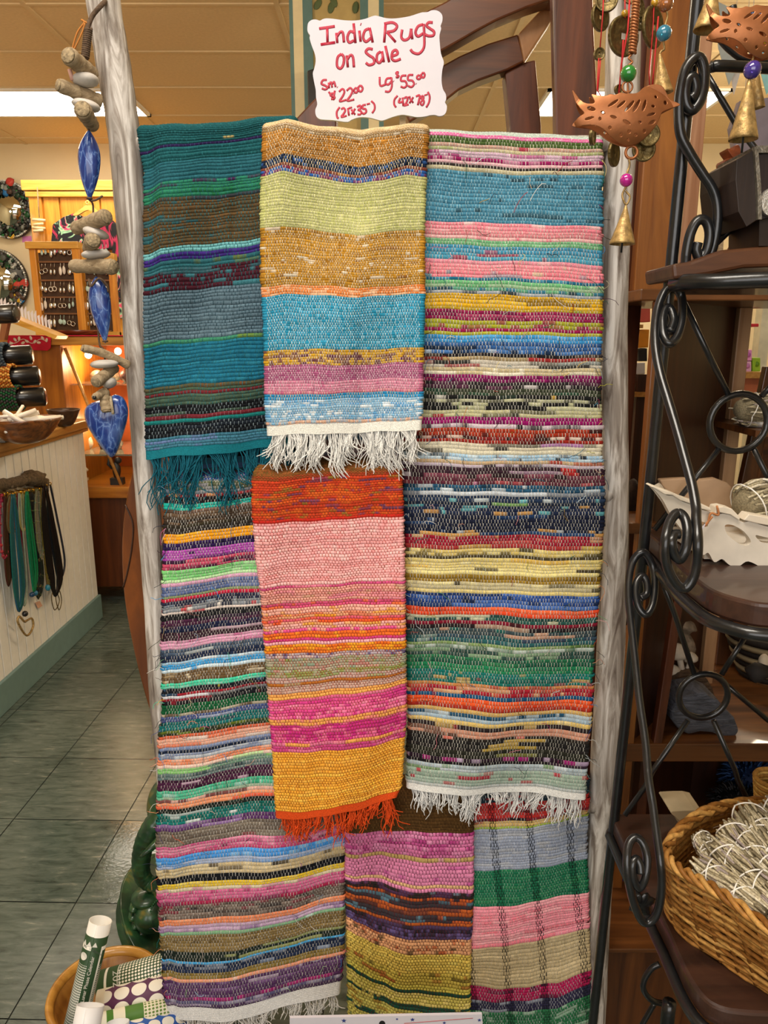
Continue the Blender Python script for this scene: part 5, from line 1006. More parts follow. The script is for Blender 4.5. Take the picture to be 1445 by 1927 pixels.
for i in range(14):
    c = P(1390+(i % 7)*6, 438+(i//7)*28+(i % 3)*4, 1.55); a = -.8+.3*(i % 6); mb.tube([c, (P(1410, 470, 1.55).x, 1.55, P(1350, 545, 1.3).z)], .0012, 4); mb.ell(c, (.0035, .0035, .028), Matrix.Rotation(a, 3, 'Y'), 6, 5)
sp = tag(mb.build('pine_sprig', plain('pine_green', '2f5a34', .7)), 'green pine sprig standing on the bookcase beyond the bird house', 'sprig')
# bunting upper right
for i, (pl, col, nm) in enumerate((([(1345, 0), (1385, 20), (1404, 75), (1390, 120), (1372, 160), (1352, 90)], 'b8c4c4', 'pale grey-blue'), ([(1356, 60), (1406, 40), (1404, 100), (1392, 140), (1381, 178), (1374, 130)], 'dcd8d4', 'white'), ([(1402, 20), (1450, 10), (1450, 60), (1424, 110), (1411, 102)], '2a78d0', 'bright blue'), ([(1430, 60), (1500, 55), (1470, 120), (1443, 178), (1430, 130)], '9ad8dc', 'aqua'))):
    fo = MB().prism([P(x, y, 2.1+.02*i) for x, y in pl], (0, .003, 0)).build('bunting_flag', plain('flag%d' % i, col, .8)); tp = P(*pl[1], 2.1015+.02*i); MB().tube([tp, (tp.x, tp.y, ZC)], .0006, 4).build('hanging_string', M['paper'], fo)
    tag(fo, f'{nm} bunting flag hanging at the upper right corner', 'bunting', 'bunting flags')
MB_ = MB(); MB_.prism([P(1392, 190, 2.0), P(1520, 175, 2.0), P(1520, 300, 2.0), P(1385, 300, 2.0), P(1375, 240, 2.0), P(1384, 215, 2.0)], (0, .02, 0)); gb = MB_.build('grey_board', plain('grey_lilac', '8c8490', .7))
for xx in (1400, 1500): tp = P(xx, 188, 2.01); MB().tube([tp, (tp.x, tp.y, ZC)], .0006, 4).build('hanging_string', M['paper'], gb)
tag(gb, 'grey-lilac board behind the hanging bells at upper right', 'board')
# things seen through the bookcase
def card(nm, poly, d, col, lab, cat, th=.03): return tag(MB().prism([P(x, y, d) for x, y in poly], (0, th, 0)).build(nm, plain(nm+col, col, .6, vary=.1), bevel=.002), lab, cat)
dd = 2.0
rt = thing('rear_table', 'brown shelf seen through the gap right of the driftwood pole', 'shelf', P(1200, 905, dd))
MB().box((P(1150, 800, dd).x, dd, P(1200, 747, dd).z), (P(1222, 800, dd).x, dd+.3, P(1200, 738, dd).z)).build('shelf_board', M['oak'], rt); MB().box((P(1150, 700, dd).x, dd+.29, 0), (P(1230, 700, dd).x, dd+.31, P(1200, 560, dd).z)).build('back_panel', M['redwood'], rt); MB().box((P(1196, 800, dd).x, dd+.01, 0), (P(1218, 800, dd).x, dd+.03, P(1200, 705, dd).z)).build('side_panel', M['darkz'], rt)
MB().box((P(1150, 620, dd).x, dd+.05, P(1200, 617, dd).z), (P(1222, 620, dd).x, dd+.28, P(1200, 610, dd).z)).build('shelf_board', M['oak'], rt)
card('red_white_box', [(1203, 576), (1224, 578), (1224, 606), (1202, 606)], dd+.06, 'c8584c', 'red and white box on the upper shelf right of the driftwood pole', 'box', .05)
card('orange_box', [(1204, 620), (1222, 620), (1220, 654), (1200, 655)], dd+.06, 'd88a1c', 'orange packet below the red and white box', 'packet', .04)
card('black_pouch', [(1200, 658), (1218, 655), (1218, 680), (1202, 680)], dd+.05, '141214', 'black pouch under the orange packet', 'pouch', .05)
card('white_note', [(1183, 684), (1214, 682), (1214, 704), (1186, 704)], dd+.02, 'd4d4dc', 'white printed note beneath the black pouch', 'note', .01)
mb = MB(); mb.ell(P(1187, 722, dd+.05), (.03, .03, .028), lump=.3, seed=4); tag(mb.build('fur_ball', plain('grey_fur', '6a5a44', .95, vary=.5, scale=200, bmp=1)), 'grey-brown furry ball resting right of the driftwood pole', 'ornament')
ds = 2.0
st = thing('soap_shelf', 'orange-brown shelf of soap boxes beyond the bookcase opening', 'shelf', P(1420, 760, ds))
MB().box((P(1380, 700, ds).x, ds, P(1420, 712, ds).z), (P(1480, 700, ds).x, ds+.262, P(1420, 700, ds).z)).build('shelf_board', M['oak'], st); MB().box((P(1370, 740, ds).x, ds+.02, P(1420, 745, ds).z), (P(1480, 740, ds).x, ds+.04, P(1420, 712, ds).z)).build('front_panel', plain('terracotta', 'b0603a', .6), st)
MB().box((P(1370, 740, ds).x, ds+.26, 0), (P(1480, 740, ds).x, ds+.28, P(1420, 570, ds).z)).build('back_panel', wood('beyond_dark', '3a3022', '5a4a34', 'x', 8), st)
for xa, xb_, ya, yb, col, lb in ((1400, 1415, 658, 679, 'd890d0', 'pink soap box stacked on another in the bookcase opening'), (1398, 1414, 680, 699.5, 'd8a8d0', 'pale pink soap box beneath the pink one'), (1416, 1431, 673, 699.5, '8ab82a', 'green and white soap box beside the pink boxes')):
    b = card('soap_box', [(xa, ya), (xb_, ya), (xb_, yb), (xa, yb)], ds+.05, col, lb, 'soap box', .05); b['group'] = 'soap boxes'
    MB().lathe(P((xa+xb_)/2, (ya+yb)/2-1, ds+.0498), P((xa+xb_)/2, (ya+yb)/2-1, ds+.049), [(0, .007), (1, .007), (1, .0001)], 14).build('round_emblem', plain('emb'+col, {'d890d0': 'b060b0', 'd8a8d0': 'b878b8', '8ab82a': '5a8a14'}[col], .6), b)
pp = MB(); pp.box((P(1433, 600, 2.32).x, 2.32, 0), (P(1452, 600, 2.32).x, 2.36, P(1440, 560, 2.32).z)); tag(pp.build('pale_post', plain('pale_post_m', 'd8d4b8', .6)), 'pale upright seen at the right edge of the bookcase opening', 'post')
card('red_tray', [(1408, 609), (1428, 609), (1428, 615), (1408, 615)], 2.2, 'b82030', 'thin red tray beyond the bookcase opening', 'tray', .061)
# bookcase contents: mushrooms, driftwood, dark wood
mush = plain('mushroom_white', 'b8aa98', .6, vary=.15, scale=60)
for i, (x, y, r, hx, hy, lb) in enumerate(((1276, 1228, 20, 1290, 1290, 'largest white carved mushroom'), (1300, 1238, 13, 1285, 1280, 'small white carved mushroom leaning right'), (1268, 1262, 13, 1272, 1300, 'lowest white carved mushroom'))):
    t = thing('carved_mushroom', f'{lb} standing behind the dark wood block on the bookcase shelf', 'mushroom', P(hx, hy, 1.45), 'carved white mushrooms'); d = 1.45; s = mpp(y, d)
    MB().lathe(P(x, y+r*.3, d), P(x-2, y-r*.9, d), [(0, r*s*.3), (0, r*s), (.25, r*s*1.02), (.6, r*s*.75), (.9, r*s*.3), (1, .0001)], 18).build('cap', mush, t); MB().tube([P(x, y, d), P((x+hx)/2, (y+hy)/2, d), P(hx, hy, d)], [r*s*.3, r*s*.28, r*s*.42], 10).build('stem', mush, t)
mb = MB(); mb.tube(crom([P(1282, 1290, 1.5), P(1285, 1240, 1.5), P(1284, 1190, 1.5), P(1292, 1168, 1.5)], 5), [.022+.006*math.sin(i*1.1) for i in range(16)], 9); tag(mb.build('driftwood_piece', plain('grey_driftwood', '7a6a58', .9, vary=.4, scale=90, bmp=1)), 'upright grey driftwood piece behind the white mushrooms', 'driftwood')
def slabm(nm, poly, d, th, col, lb, sc=(20, 20, 110)):
    m, nt, b = nmat(nm); mp = coords(nt, sc, (0, .25, 0)); n = noi(nt, mp, 2, 6, .6, .7); r = ramp(nt, [(.3, tuple(q*.3 for q in lin(col))), (.7, tuple(min(1, q*1.6) for q in lin(col)))]); nt.links.new(n.outputs[0], r.inputs[0]); nt.links.new(r.outputs[0], b.inputs['Base Color']); b.inputs['Roughness'].default_value = .6; bump(nt, b, n.outputs[0], 1, .006)
    return tag(MB().prism([P(x, y, d) for x, y in poly], (0, th, 0)).build(nm, m, bevel=.006), lb, 'wood block')
slabm('brown_wood_block', [(1262, 1284), (1280, 1272), (1306, 1268), (1330, 1276), (1342, 1296), (1350, 1322), (1342, 1360), (1328, 1388), (1290, 1394), (1258, 1393), (1250, 1360), (1254, 1320)], 1.42, .08, '5a4430', 'brown petrified wood block behind the charred block on the shelf')
slabm('charred_wood_block', [(1262, 1338), (1275, 1322), (1288, 1312), (1310, 1308), (1330, 1304), (1338, 1312), (1352, 1318), (1368, 1338), (1383, 1352), (1392, 1376), (1386, 1386), (1362, 1388), (1340, 1380), (1318, 1378), (1296, 1384), (1276, 1372), (1264, 1356)], 1.33, .08, '585b66', 'charred blue-black wood block at the front of the bookcase shelf')
mb = MB(); mb.ell(P(1428, 1264, 1.34), (.026, .022, .018), lump=.2, seed=2, col='2c2826'); mb.ell(P(1438, 1246, 1.35), (.012, .01, .016), col='c8b8a0', lump=.1); tag(mb.build('dark_seed_pod', M['attr_matte']), 'dark seed pod with pale tip on the right of the bookcase shelf', 'seed pod')
def fur(nm, c, r, cols, lb, n=420, ln=.02, seed=1):
    rn = random.Random(seed); mb = MB()
    mb.ell(c, r, n=12, m=8, col=cols[0])
    for i in range(n):
        v = Vector((rn.gauss(0, 1), rn.gauss(0, 1), rn.gauss(0, 1))).normalized(); p = Vector(c)+Vector((v.x*r[0], v.y*r[1], v.z*r[2])); q = p+v*ln*rn.uniform(.5, 1.2)+Vector((0, 0, -.006)); mb.tube([p, (p+q)/2+Vector((0, 0, .003)), q], [.0022, .0016, .0006], 4, col=rn.choice(cols), caps=False)
    return tag(mb.build(nm, M['attr_matte'], clean=False), lb, 'fluffy toy')
mb = MB(); c = P(1440, 1262, 1.6); c.z = zs1
sbw = thing('striped_bowl', 'dark bowl with pale stripes at the back right of the bookcase shelf', 'bowl', c); sh = zs1+.02
for k in range(7): q = c+Vector((0, 0, .012+.016*k)); mb.torus(q, .055+.006*k, .009, (0, 0, 1), 26, 6, col='201a16' if k % 2 == 0 else '8a7a5c')
mb.build('coiled_side', M['attr_matte'], sbw, clean=False)
fur('blue_fluffy_toy', P(1408, 1462, 1.55), (.05, .04, .03), ['1c2c50', '3a5a90', '24406a'], 'blue fluffy bundle beneath the bookcase shelf', seed=3)
fur('black_fluffy_toy', P(1390, 1512, 1.5), (.055, .04, .04), ['121214', '26262a', '3a3a40'], 'black fluffy bundle below the blue one', seed=4)
fur('magenta_fluffy_toy', P(1172, 1660, 1.36), (.05, .04, .065), ['a0184a', 'c02060', '781038', '2a3a90'], 'magenta fluffy bundle behind the iron post near the floor', 520, .025, 5)
mb = MB(); mb.ell(P(1190, 948, 1.42), (.03, .025, .04), lump=.3, seed=8); tag(mb.build('dark_root', plain('dark_root_m', '2c1c12', .9, vary=.4, scale=120, bmp=1)), 'dark root wood on the small shelf beside the driftwood pole', 'root')
# white carved tray with a sage bundle
dt = .93; zt2 = z2
tr2 = thing('carved_tray', 'white carved wooden tray with scalloped rim on the middle iron shelf', 'tray', PZ(1400, 1060, zt2))
wt = plain('white_wood', 'd8cfc0', .6, vary=.08, scale=40, bmp=.2); rimt = plain('pale_rim', 'e0d4c0', .5, vary=.1)
g7 = lambda l, d=.90: [P(1030+x/3.48, 900+y/3.48, d) for x, y in l]
hole = crom(g7([(1135, 310), (1150, 290), (1200, 300), (1270, 340), (1320, 400), (1310, 435), (1260, 435), (1190, 400), (1150, 350)], .88), 3, True)
# front wall is a pierced board: built as a filled 2D outline with a real hole
def pierced(nm, outer, holes, d, th, mat, parent, bev=0):
    cu = bpy.data.curves.new(nm, 'CURVE'); cu.dimensions = '2D'; cu.fill_mode = 'BOTH'; cu.extrude = th/2
    og = ORG[parent.name]; c0 = P(*outer[0], d) if not isinstance(outer[0], Vector) else outer[0]
    for lst in [outer]+holes:
        s = cu.splines.new('POLY'); vv = [p if isinstance(p, Vector) else P(*p, d) for p in lst]; s.points.add(len(vv)-1); s.use_cyclic_u = True
        for q, p in zip(s.points, vv): q.co = (p.x-og.x, p.z-og.z, 0, 1)
    tmp = bpy.data.objects.new(nm+'_tmp', cu); C.objects.link(tmp); dg = bpy.context.evaluated_depsgraph_get(); me = bpy.data.meshes.new_from_object(tmp.evaluated_get(dg)); bpy.data.objects.remove(tmp)
    me.name = nm; me.materials.clear(); me.materials.append(mat)
    for v in me.vertices: x, y, z = v.co; v.co = (x, c0.y-og.y-z, y)
    o = bpy.data.objects.new(nm, me); C.objects.link(o); o.parent = parent; ORG[o.name] = og; return o
def g7p(l): return [(1030+x/3.48, 900+y/3.48) for x, y in l]
outer = g7p([(676, 55), (720, 75), (770, 105), (820, 110), (870, 145), (930, 165), (1000, 200), (1060, 215), (1090, 240), (1130, 225), (1200, 240), (1260, 280), (1320, 275), (1390, 300), (1500, 320), (1700, 330), (1700, 620), (1500, 608), (1400, 580), (1300, 535), (1240, 565), (1180, 560), (1130, 520), (1080, 540), (1040, 480), (1000, 490), (930, 400), (860, 320), (800, 240), (740, 130)])
holes = [[(p.x, p.y) for p in crom([Vector((1030+x/3.48, 900+y/3.48, 0)) for x, y in h], 5, True)] for h in ([(1150, 300), (1200, 300), (1270, 340), (1315, 400), (1300, 430), (1250, 425), (1190, 385), (1155, 345)], [(1350, 365), (1420, 380), (1500, 390), (1480, 420), (1400, 415), (1365, 395)], [(975, 270), (1030, 290), (1035, 310), (1000, 300)])]
pierced('front_board', [(p.x, p.y) for p in crom([Vector((x, y, 0)) for x, y in outer], 4, True)], holes, .885, .012, wt, tr2)
MB().prism(g7([(735, 10), (790, 5), (900, 0), (1010, 10), (1100, 0), (1180, 30), (1210, 60), (1200, 110), (1250, 170), (1330, 210), (1500, 240), (1500, 500), (1100, 500), (900, 200), (760, 60)], 1.02), (0, .012, 0)).build('back_board', plain('tan_board', 'b89878', .6, vary=.08), tr2, bevel=.002)
MB().prism([P(1030+676/3.48, 900+58/3.48, .886), P(1240, 908, 1.02), P(1300, 1010, 1.02), P(1300, 1020, .89)], (.004, 0, -.003)).build('end_board', wt, tr2)
MB().box((P(1330, 1000, .90).x, .90, zt2+.002), (P(1600, 1000, .90).x, 1.02, zt2+.014)).build('base', wt, tr2)
MB().prism(g7([(1090, 240), (1130, 225), (1200, 240), (1258, 278), (1264, 258), (1210, 200), (1150, 185), (1110, 190)], .875), (0, .02, 0)).build('rim_scallop', rimt, tr2, bevel=.001); MB().prism(g7([(1285, 275), (1320, 235), (1400, 250), (1600, 290), (1600, 320), (1500, 318), (1390, 300)], .875), (0, .02, 0)).build('rim_scallop', rimt, tr2, bevel=.001); MB().prism(g7([(676, 55), (690, 48), (760, 75), (820, 95), (900, 130), (1000, 165), (1070, 195), (1075, 215), (1000, 200), (930, 165), (870, 145), (820, 112), (770, 107), (720, 77)], .875), (0, .02, 0)).build('rim_scallop', rimt, tr2, bevel=.001)
MB().tube(crom(g7([(1110, 180), (1120, 240), (1070, 230), (1050, 290), (1030, 310), (1080, 250)], .872), 5), .0014, 5).build('string_tie', plain('orange_string', 'b87848', .8), tr2); MB().prism(g7([(1010, 330), (1035, 300), (1028, 320), (1008, 350)], .87), (0, .002, 0)).build('tag', M['paper'], tr2)
# sage bundles
def sage_mat():
    m, nt, b = nmat('dried_sage'); a = nt.nodes.new('ShaderNodeAttribute'); a.attribute_name = 'Col'; mp = coords(nt); n = noi(nt, mp, 420, 4)
    mr = nt.nodes.new('ShaderNodeMapRange'); mr.inputs[1].default_value = .3; mr.inputs[2].default_value = .7; mr.inputs[3].default_value = .6; mr.inputs[4].default_value = 1.3; nt.links.new(n.outputs[0], mr.inputs[0])
    mx = nt.nodes.new('ShaderNodeVectorMath'); mx.operation = 'MULTIPLY'; nt.links.new(a.outputs['Color'], mx.inputs[0]); nt.links.new(mr.outputs[0], mx.inputs[1]); nt.links.new(mx.outputs[0], b.inputs['Base Color']); b.inputs['Roughness'].default_value = .95; bump(nt, b, n.outputs[0], .5, .001); return m
M['sage'] = sage_mat(); M['string'] = plain('white_string', 'efebe2', .8, vary=.05)
def sage(p0, p1, r, label, seed):
    rn = random.Random(seed); p0 = Vector(p0); p1 = Vector(p1); ax = (p1-p0).normalized(); L_ = (p1-p0).length; u_ = ax.orthogonal().normalized(); v_ = ax.cross(u_)
    t = thing('sage_bundle', label, 'sage bundle', (p0+p1)/2, 'sage bundles')
    mb = MB(); mb.lathe(p0, p1, [(0.03, r*.55), (.1, r*.8), (.5, r*.9), (.92, r*.75), (.97, r*.4)], 14, col='8a7e62')
    for i in range(230):
        a = rn.uniform(0, 6.283); s = rn.uniform(0, .82); e = min(1.02, s+rn.uniform(.15, .35)); rr = r*rn.uniform(.84, 1.05); a2 = a+rn.uniform(-.25, .25)
        pr = lambda q: (.72+.28*math.sin(math.pi*min(1, max(0, q*.9+.1)))**.6)
        q0 = p0+ax*L_*s+(u_*math.cos(a)+v_*math.sin(a))*rr*pr(s); q1 = p0+ax*L_*e+(u_*math.cos(a2)+v_*math.sin(a2))*rr*pr(e)*1.03
        mb.tube([q0, (q0+q1)/2+(u_*math.cos(a)+v_*math.sin(a))*r*.05, q1], [.0016, .0021, .0010], 4, col=rn.choice(['b8aa88', 'ccc0a2', '9c9074', 'c4b898', '80745a', 'dcd2b8', 'a89a94']), caps=False)
    mb.build('dried_stems', M['sage'], t, clean=False)
    for sgn in (1, -1):
        hp_ = [p0+ax*L_*(.06+.86*i/46)+(u_*math.cos(sgn*i*.3+seed)+v_*math.sin(sgn*i*.3+seed))*r*1.07 for i in range(47)]; MB().tube(hp_, .0010, 5).build('white_string', M['string'], t)
    return t
sage(P(1390, 958, .96), P(1500, 930, .99), .030, 'dried sage bundle tied with white string in the white carved tray', 1)
sage(P(1385, 770, 1.40), P(1560, 775, 1.45), .03, 'dried sage bundle glimpsed through the iron ring in the bookcase', 9)
# wicker basket with sage bundles
wb = thing('wicker_basket', 'brown wicker basket of sage bundles on the lower iron shelf', 'basket', PZ(1420, 1720, z3))
c1, c2, c3 = lin('a8763a'), lin('8a5a26'), lin('c49450')
zb = z3+.003
BL = [PZ(1254, 1715, zb), PZ(1390, 1830, zb), PZ(1560, 1900, zb), PZ(1650, 1700, zb), PZ(1480, 1600, zb), PZ(1330, 1622, zb)]
HB = .118
RIMZ = zb+HB
RT = [PZ(1254, 1606, RIMZ), PZ(1350, 1680, RIMZ), PZ(1560, 1790, RIMZ), PZ(1680, 1620, RIMZ), PZ(1500, 1520, RIMZ), PZ(1340, 1525, RIMZ)]
base_l = crom(BL, 10, True); top_l = crom(RT, 10, True); n = len(base_l); rn = random.Random(2)
mb = MB(); rows = 20
for k in range(rows):
    t = k/(rows-1); path = []
    for i in range(n):
        p = base_l[i].lerp(top_l[i], t); c = sum(base_l, Vector())/n; o_ = (p-Vector((c.x, c.y, p.z))).normalized()
        path.append(p+o_*(.0016*(1 if ((i//3+k) % 2) else -1))+Vector((0, 0, .0008*math.sin(i*.9+k*2))))
    mb.tube(crom(path, 2, True), .0028, 6, True, col=rn.choice([c1, c2, c3, c1]))
mb.build('woven_side', attr_mat('wicker', .5, 160, .3, .4), wb, clean=False)
mb = MB()
for s_ in range(3):
    path = []
    for i in range(n*3):
        p = top_l[(i//3) % n].lerp(top_l[(i//3+1) % n], (i % 3)/3); a = i*.42+s_*2.09; path.append(p+Vector((math.cos(a)*.004, math.sin(a)*.003, .002+math.sin(a)*.004)))
    mb.tube(path, .0034, 6, True, col=[c1, c2, c3][s_])
mb.build('braided_rim', attr_mat('wicker_rim', .5, 160, .3, .4), wb, clean=False)
mb = MB()
for i in range(0, n, 2): p, q = base_l[i], top_l[i]; mb.tube([p, q], .003, 6, col=c2)
mb.build('stake', attr_mat('wicker_stake', .6, 160, .3), wb, clean=False); 
MB().prism([p+Vector((0, 0, .004)) for p in base_l], (0, 0, -.003)).build('base', plain('basket_base', '5a3a1a', .8), wb)
sb = [((1402, 1526), (1478, 1640), .020, .035, 'sage bundle at the back of the wicker basket, nearest the small round basket'), ((1367, 1555), (1472, 1670), .018, .02, 'greyest sage bundle, second from the back of the wicker basket'), ((1343, 1588), (1478, 1712), .018, .010, 'thick sage bundle in the middle of the wicker basket'), ((1308, 1622), (1442, 1724), .0145, -.006, 'slender sage bundle lying along the front rim of the wicker basket'), ((1316, 1574), (1348, 1626), .012, -.02, 'short brown sage stub in the far left corner of the wicker basket'), ((1448, 1512), (1540, 1600), .020, .035, 'sage bundle at the far right of the wicker basket')]
for i, (a, b, r, hz, lb) in enumerate(sb): sage(PZ(*a, RIMZ+hz*.4), PZ(*b, RIMZ+hz*.3), r, lb, 30+i)
mb = MB(); mb.prism(crom([P(1262, 1530, .98), P(1272, 1526, .98), P(1322, 1528, .98), P(1316, 1560, .98), P(1288, 1566, .98), P(1278, 1545, .98)], 3, True), (0, .05, 0)); tag(mb.build('cloth_pouch', plain('cream_cloth', 'c4b494', .9, vary=.1), bevel=.006), 'cream cloth pouch behind the wicker basket on the lower iron shelf', 'pouch')
sbk = thing('small_basket', 'small round red and tan woven basket at the right edge', 'basket', P(1452, 1545, .95)); a = P(1455, 1548, .95); b = P(1455, 1465, .95)
mb = MB(); rr = 30*mpp(1500, .95)
for k in range(16):
    q = a.lerp(b, k/15); mb.torus(q, rr*(.92+.12*k/15), .0034, (0, 0, 1), 26, 6, col=('a83a2a' if k in (3, 4, 5) else ['c4a058', 'a87c3a'][k % 2]))
mb.build('coiled_side', attr_mat('seagrass', .7, 200, .3), sbk, clean=False)
# ---------------------------------------------------------------- chimes: birds, coins, bells
def bird(ox, oy, sc, d, parent, flip=1):
    o = [(40, 995), (95, 1060), (150, 1140), (215, 1165), (262, 1150), (238, 1055), (300, 1072), (380, 1082), (430, 1065), (480, 1075), (540, 1050), (600, 1060), (690, 1060), (740, 1040), (800, 985), (870, 945), (960, 930), (1030, 955), (1075, 1030), (1110, 1095), (1220, 1150), (1150, 1185), (1060, 1225), (990, 1265), (970, 1310), (930, 1400), (860, 1490), (770, 1570), (660, 1610), (560, 1590), (450, 1530), (360, 1450), (260, 1400), (150, 1395), (40, 1390), (90, 1310), (150, 1265), (110, 1200), (70, 1110)]
    def slot(cx, cy, rx, ry, a): return [(cx+rx*math.cos(t)*math.cos(a)-ry*math.sin(t)*math.sin(a), cy+rx*math.cos(t)*math.sin(a)+ry*math.sin(t)*math.cos(a)) for t in [6.283*i/10 for i in range(10)]]
    hs = [slot(455, 1170, 70, 15, -.6), slot(540, 1185, 62, 14, -.7), slot(628, 1205, 84, 17, -.85), slot(705, 1200, 82, 18, -1.05), slot(790, 1195, 70, 17, -1.25), slot(930, 1090, 17, 20, 0), slot(1040, 1148, 22, 28, .3), slot(890, 1200, 22, 16, 0), slot(865, 1292, 55, 14, -.35), slot(880, 1375, 45, 18, -.5), slot(225, 1222, 45, 24, .4), slot(205, 1325, 48, 15, -.25), slot(345, 1272, 26, 14, .7), slot(313, 1337, 14, 20, 0), slot(455, 1322, 36, 15, .35), slot(598, 1378, 46, 17, .5), slot(742, 1378, 18, 16, 0), slot(422, 1433, 16, 18, 0), slot(548, 1505, 16, 18, 0), slot(632, 1473, 18, 18, 0), slot(708, 1502, 16, 16, 0), slot(798, 1465, 18, 20, 0), slot(632, 1552, 14, 14, 0)]
    def inside(poly, X, Y):
        r = np.zeros(X.shape, bool); n = len(poly)
        for i in range(n):
            (x0, y0), (x1, y1) = poly[i], poly[(i+1) % n]; c = ((y0 > Y) != (y1 > Y)); r ^= c & (X < (x1-x0)*(Y-y0)/((y1-y0) or 1e-9)+x0)
        return r
    oc = [(p.x, p.y) for p in crom([Vector((x, y, 0)) for x, y in o], 4, True)]
    st = 5.5; gx = np.arange(30, 1230, st); gy = np.arange(925, 1620, st); X, Y = np.meshgrid(gx+st/2, gy+st/2)
    keep = inside(oc, X, Y)
    for h in hs: keep &= ~inside(h, X, Y)
    nx, ny = len(gx)+1, len(gy)+1
    segs = [(np.array(l), np.roll(np.array(l), -1, 0)) for l in [oc]+hs]
    A = np.concatenate([q[0] for q in segs]); Bq = np.concatenate([q[1] for q in segs])
    for k in (0, 1):
        mb = MB(); idx = {}; vs = []; fs = []
        edge = {}
        for j, i in zip(*np.nonzero(keep)):
            q = ((j, i), (j, i+1), (j+1, i+1), (j+1, i)); fs.append(q)
            for v in q: edge[v] = edge.get(v, 0)+1
        for v, cnt in edge.items():
            x, y = 30+v[1]*st, 925+v[0]*st
            if cnt < 4:                                  # slide rim points onto the cut outline
                p = np.array([x, y]); ab = Bq-A; t = np.clip(((p-A)*ab).sum(1)/np.maximum((ab*ab).sum(1), 1e-9), 0, 1); pr = A+ab*t[:, None]; m = ((pr-p)**2).sum(1).argmin(); x, y = pr[m]
            q = ((x-600)/560)**2+((y-1270)/350)**2; idx[v] = len(vs)
            bl = .012*max(0, 1-q)**.7
            vs.append(P(ox+x*sc, oy+y*sc, d)+Vector((0, (-bl-.0006 if k == 0 else bl+.0006), 0)))
        mb.add(vs, [tuple(idx[v] for v in f) for f in fs]); o2 = mb.build('pierced_shell', M['copper'], parent)
        sm = o2.modifiers.new('sheet', 'SOLIDIFY'); sm.thickness = .0008; sm.offset = 0
def bell(px0, py0, px1, py1, r0, r1, d, parent, nm='bell', clap=True):
    a, b = P(px0, py0, d), P(px1, py1, d); s = mpp(py1, d)
    MB().lathe(a, b, [(0, r0*s), (.04, r0*s*1.3), (.5, (r0+r1)*.5*s), (.94, r1*s*.97), (1, r1*s), (1, r1*s*.94), (.9, r1*s*.85), (.2, r0*s*1.2), (.2, .0001)], 22).build(nm, M['brass'], parent)
    if clap: MB().tube([a.lerp(b, .3), b+(b-a)*.22], .0012, 6).build('clapper', M['iron'], parent)
def bead(px, py, r, d, col, parent, nm='glass_bead'):
    MB().ell(P(px, py, d), r*mpp(py, d), n=18, m=12).build(nm, plain('bead_'+col, col, .08, vary=.25, scale=120, bmp=0, coat=1, trans=.25), parent)
def wire(l, d, parent, r=.0011, nm='wire_link', mat='copper'): MB().tube(crom([P(x, y, d) for x, y in l], 5), r, 6).build(nm, M[mat] if isinstance(mat, str) else mat, parent)
h4 = lambda x, y: (1070+x/5.84, y/5.84)
d1 = .86
B1 = thing('bird_chime', 'copper pierced bird chime with green and pink beads above a brass bell', 'wind chime', P(1180, 470, d1))
bird(1070, 0, 1/5.84, d1, B1)
tw = []
for i in range(120): t = i/119; c = P(1070+(745-45*t)/5.84, (-60+650*t)/5.84, d1); tw.append(c+Vector((math.cos(i*.5)*.0030, math.sin(i*.5)*.0030, 0)))
MB().tube(tw, .0015, 6).build('twisted_hanger', M['copper'], B1)
tw = []
for i in range(120): t = i/119; c = P(1070+(745-45*t)/5.84, (-60+650*t)/5.84, d1); tw.append(c-Vector((math.cos(i*.5)*.0030, math.sin(i*.5)*.0030, 0)))
MB().tube(tw, .0015, 6).build('twisted_hanger', M['copper'], B1)
bead(*h4(655, 810), 15, d1, '2a8a3a', B1)
MB().torus(P(*h4(645, 955), d1), 9.5*mpp(165, d1), .0011, n=20).build('jump_ring', M['copper'], B1); MB().torus(P(*h4(690, 1675), d1), 11*mpp(290, d1), .0016, n=22).build('jump_ring', M['copper'], B1)
wire([h4(690, 600), h4(660, 640), h4(700, 680), h4(655, 720)], d1, B1); wire([h4(655, 890), h4(648, 920), h4(650, 980), h4(655, 1050)], d1, B1)
k5p = lambda x, y: (1030+x/3.48, y/3.48)
wire([k5p(530, 1030), k5p(538, 1080), k5p(522, 1130), k5p(515, 1160)], d1, B1, mat='brass'); bead(*k5p(516, 1180), 12, d1, 'c8209a', B1); wire([k5p(516, 1220), k5p(490, 1280), k5p(515, 1340), k5p(540, 1290), k5p(512, 1250)], d1, B1, mat='brass')
bell(*k5p(514, 1345), *k5p(488, 1600), 2, 23.5, d1, B1)
B2 = thing('bird_chime', 'second pierced copper bird chime cut by the top right corner, with purple bead and bell', 'wind chime', P(1410, 265, d1))
bird(1322, -163, 1/5.84, d1, B2)
l5 = lambda x, y: (1270+x/6.42, y/6.42)
MB().torus(P(*l5(965, 440), d1), 13*mpp(70, d1), .0016, n=22).build('jump_ring', M['copper'], B2); bead(*l5(935, 845), 16, d1, '4a3a9a', B2); wire([l5(960, 520), l5(985, 600), l5(950, 680), l5(935, 740)], d1, B2, mat='brass'); bell(*l5(900, 960), *l5(822, 1690), 3, 26, d1, B2)
B3 = thing('yellow_bead_chime', 'yellow bead and narrow brass bell hanging behind the second copper bird', 'wind chime', P(1432, 205, .90)); bead(*l5(1045, 525), 12, .90, 'd0a82a', B3); wire([l5(1060, 250), l5(1080, 380), l5(1045, 450)], .90, B3); wire([l5(1040, 590), l5(1000, 700), l5(980, 900)], .90, B3, mat='brass'); bell(*l5(975, 900), *l5(1000, 1310), 5, 13, .90, B3, clap=False)
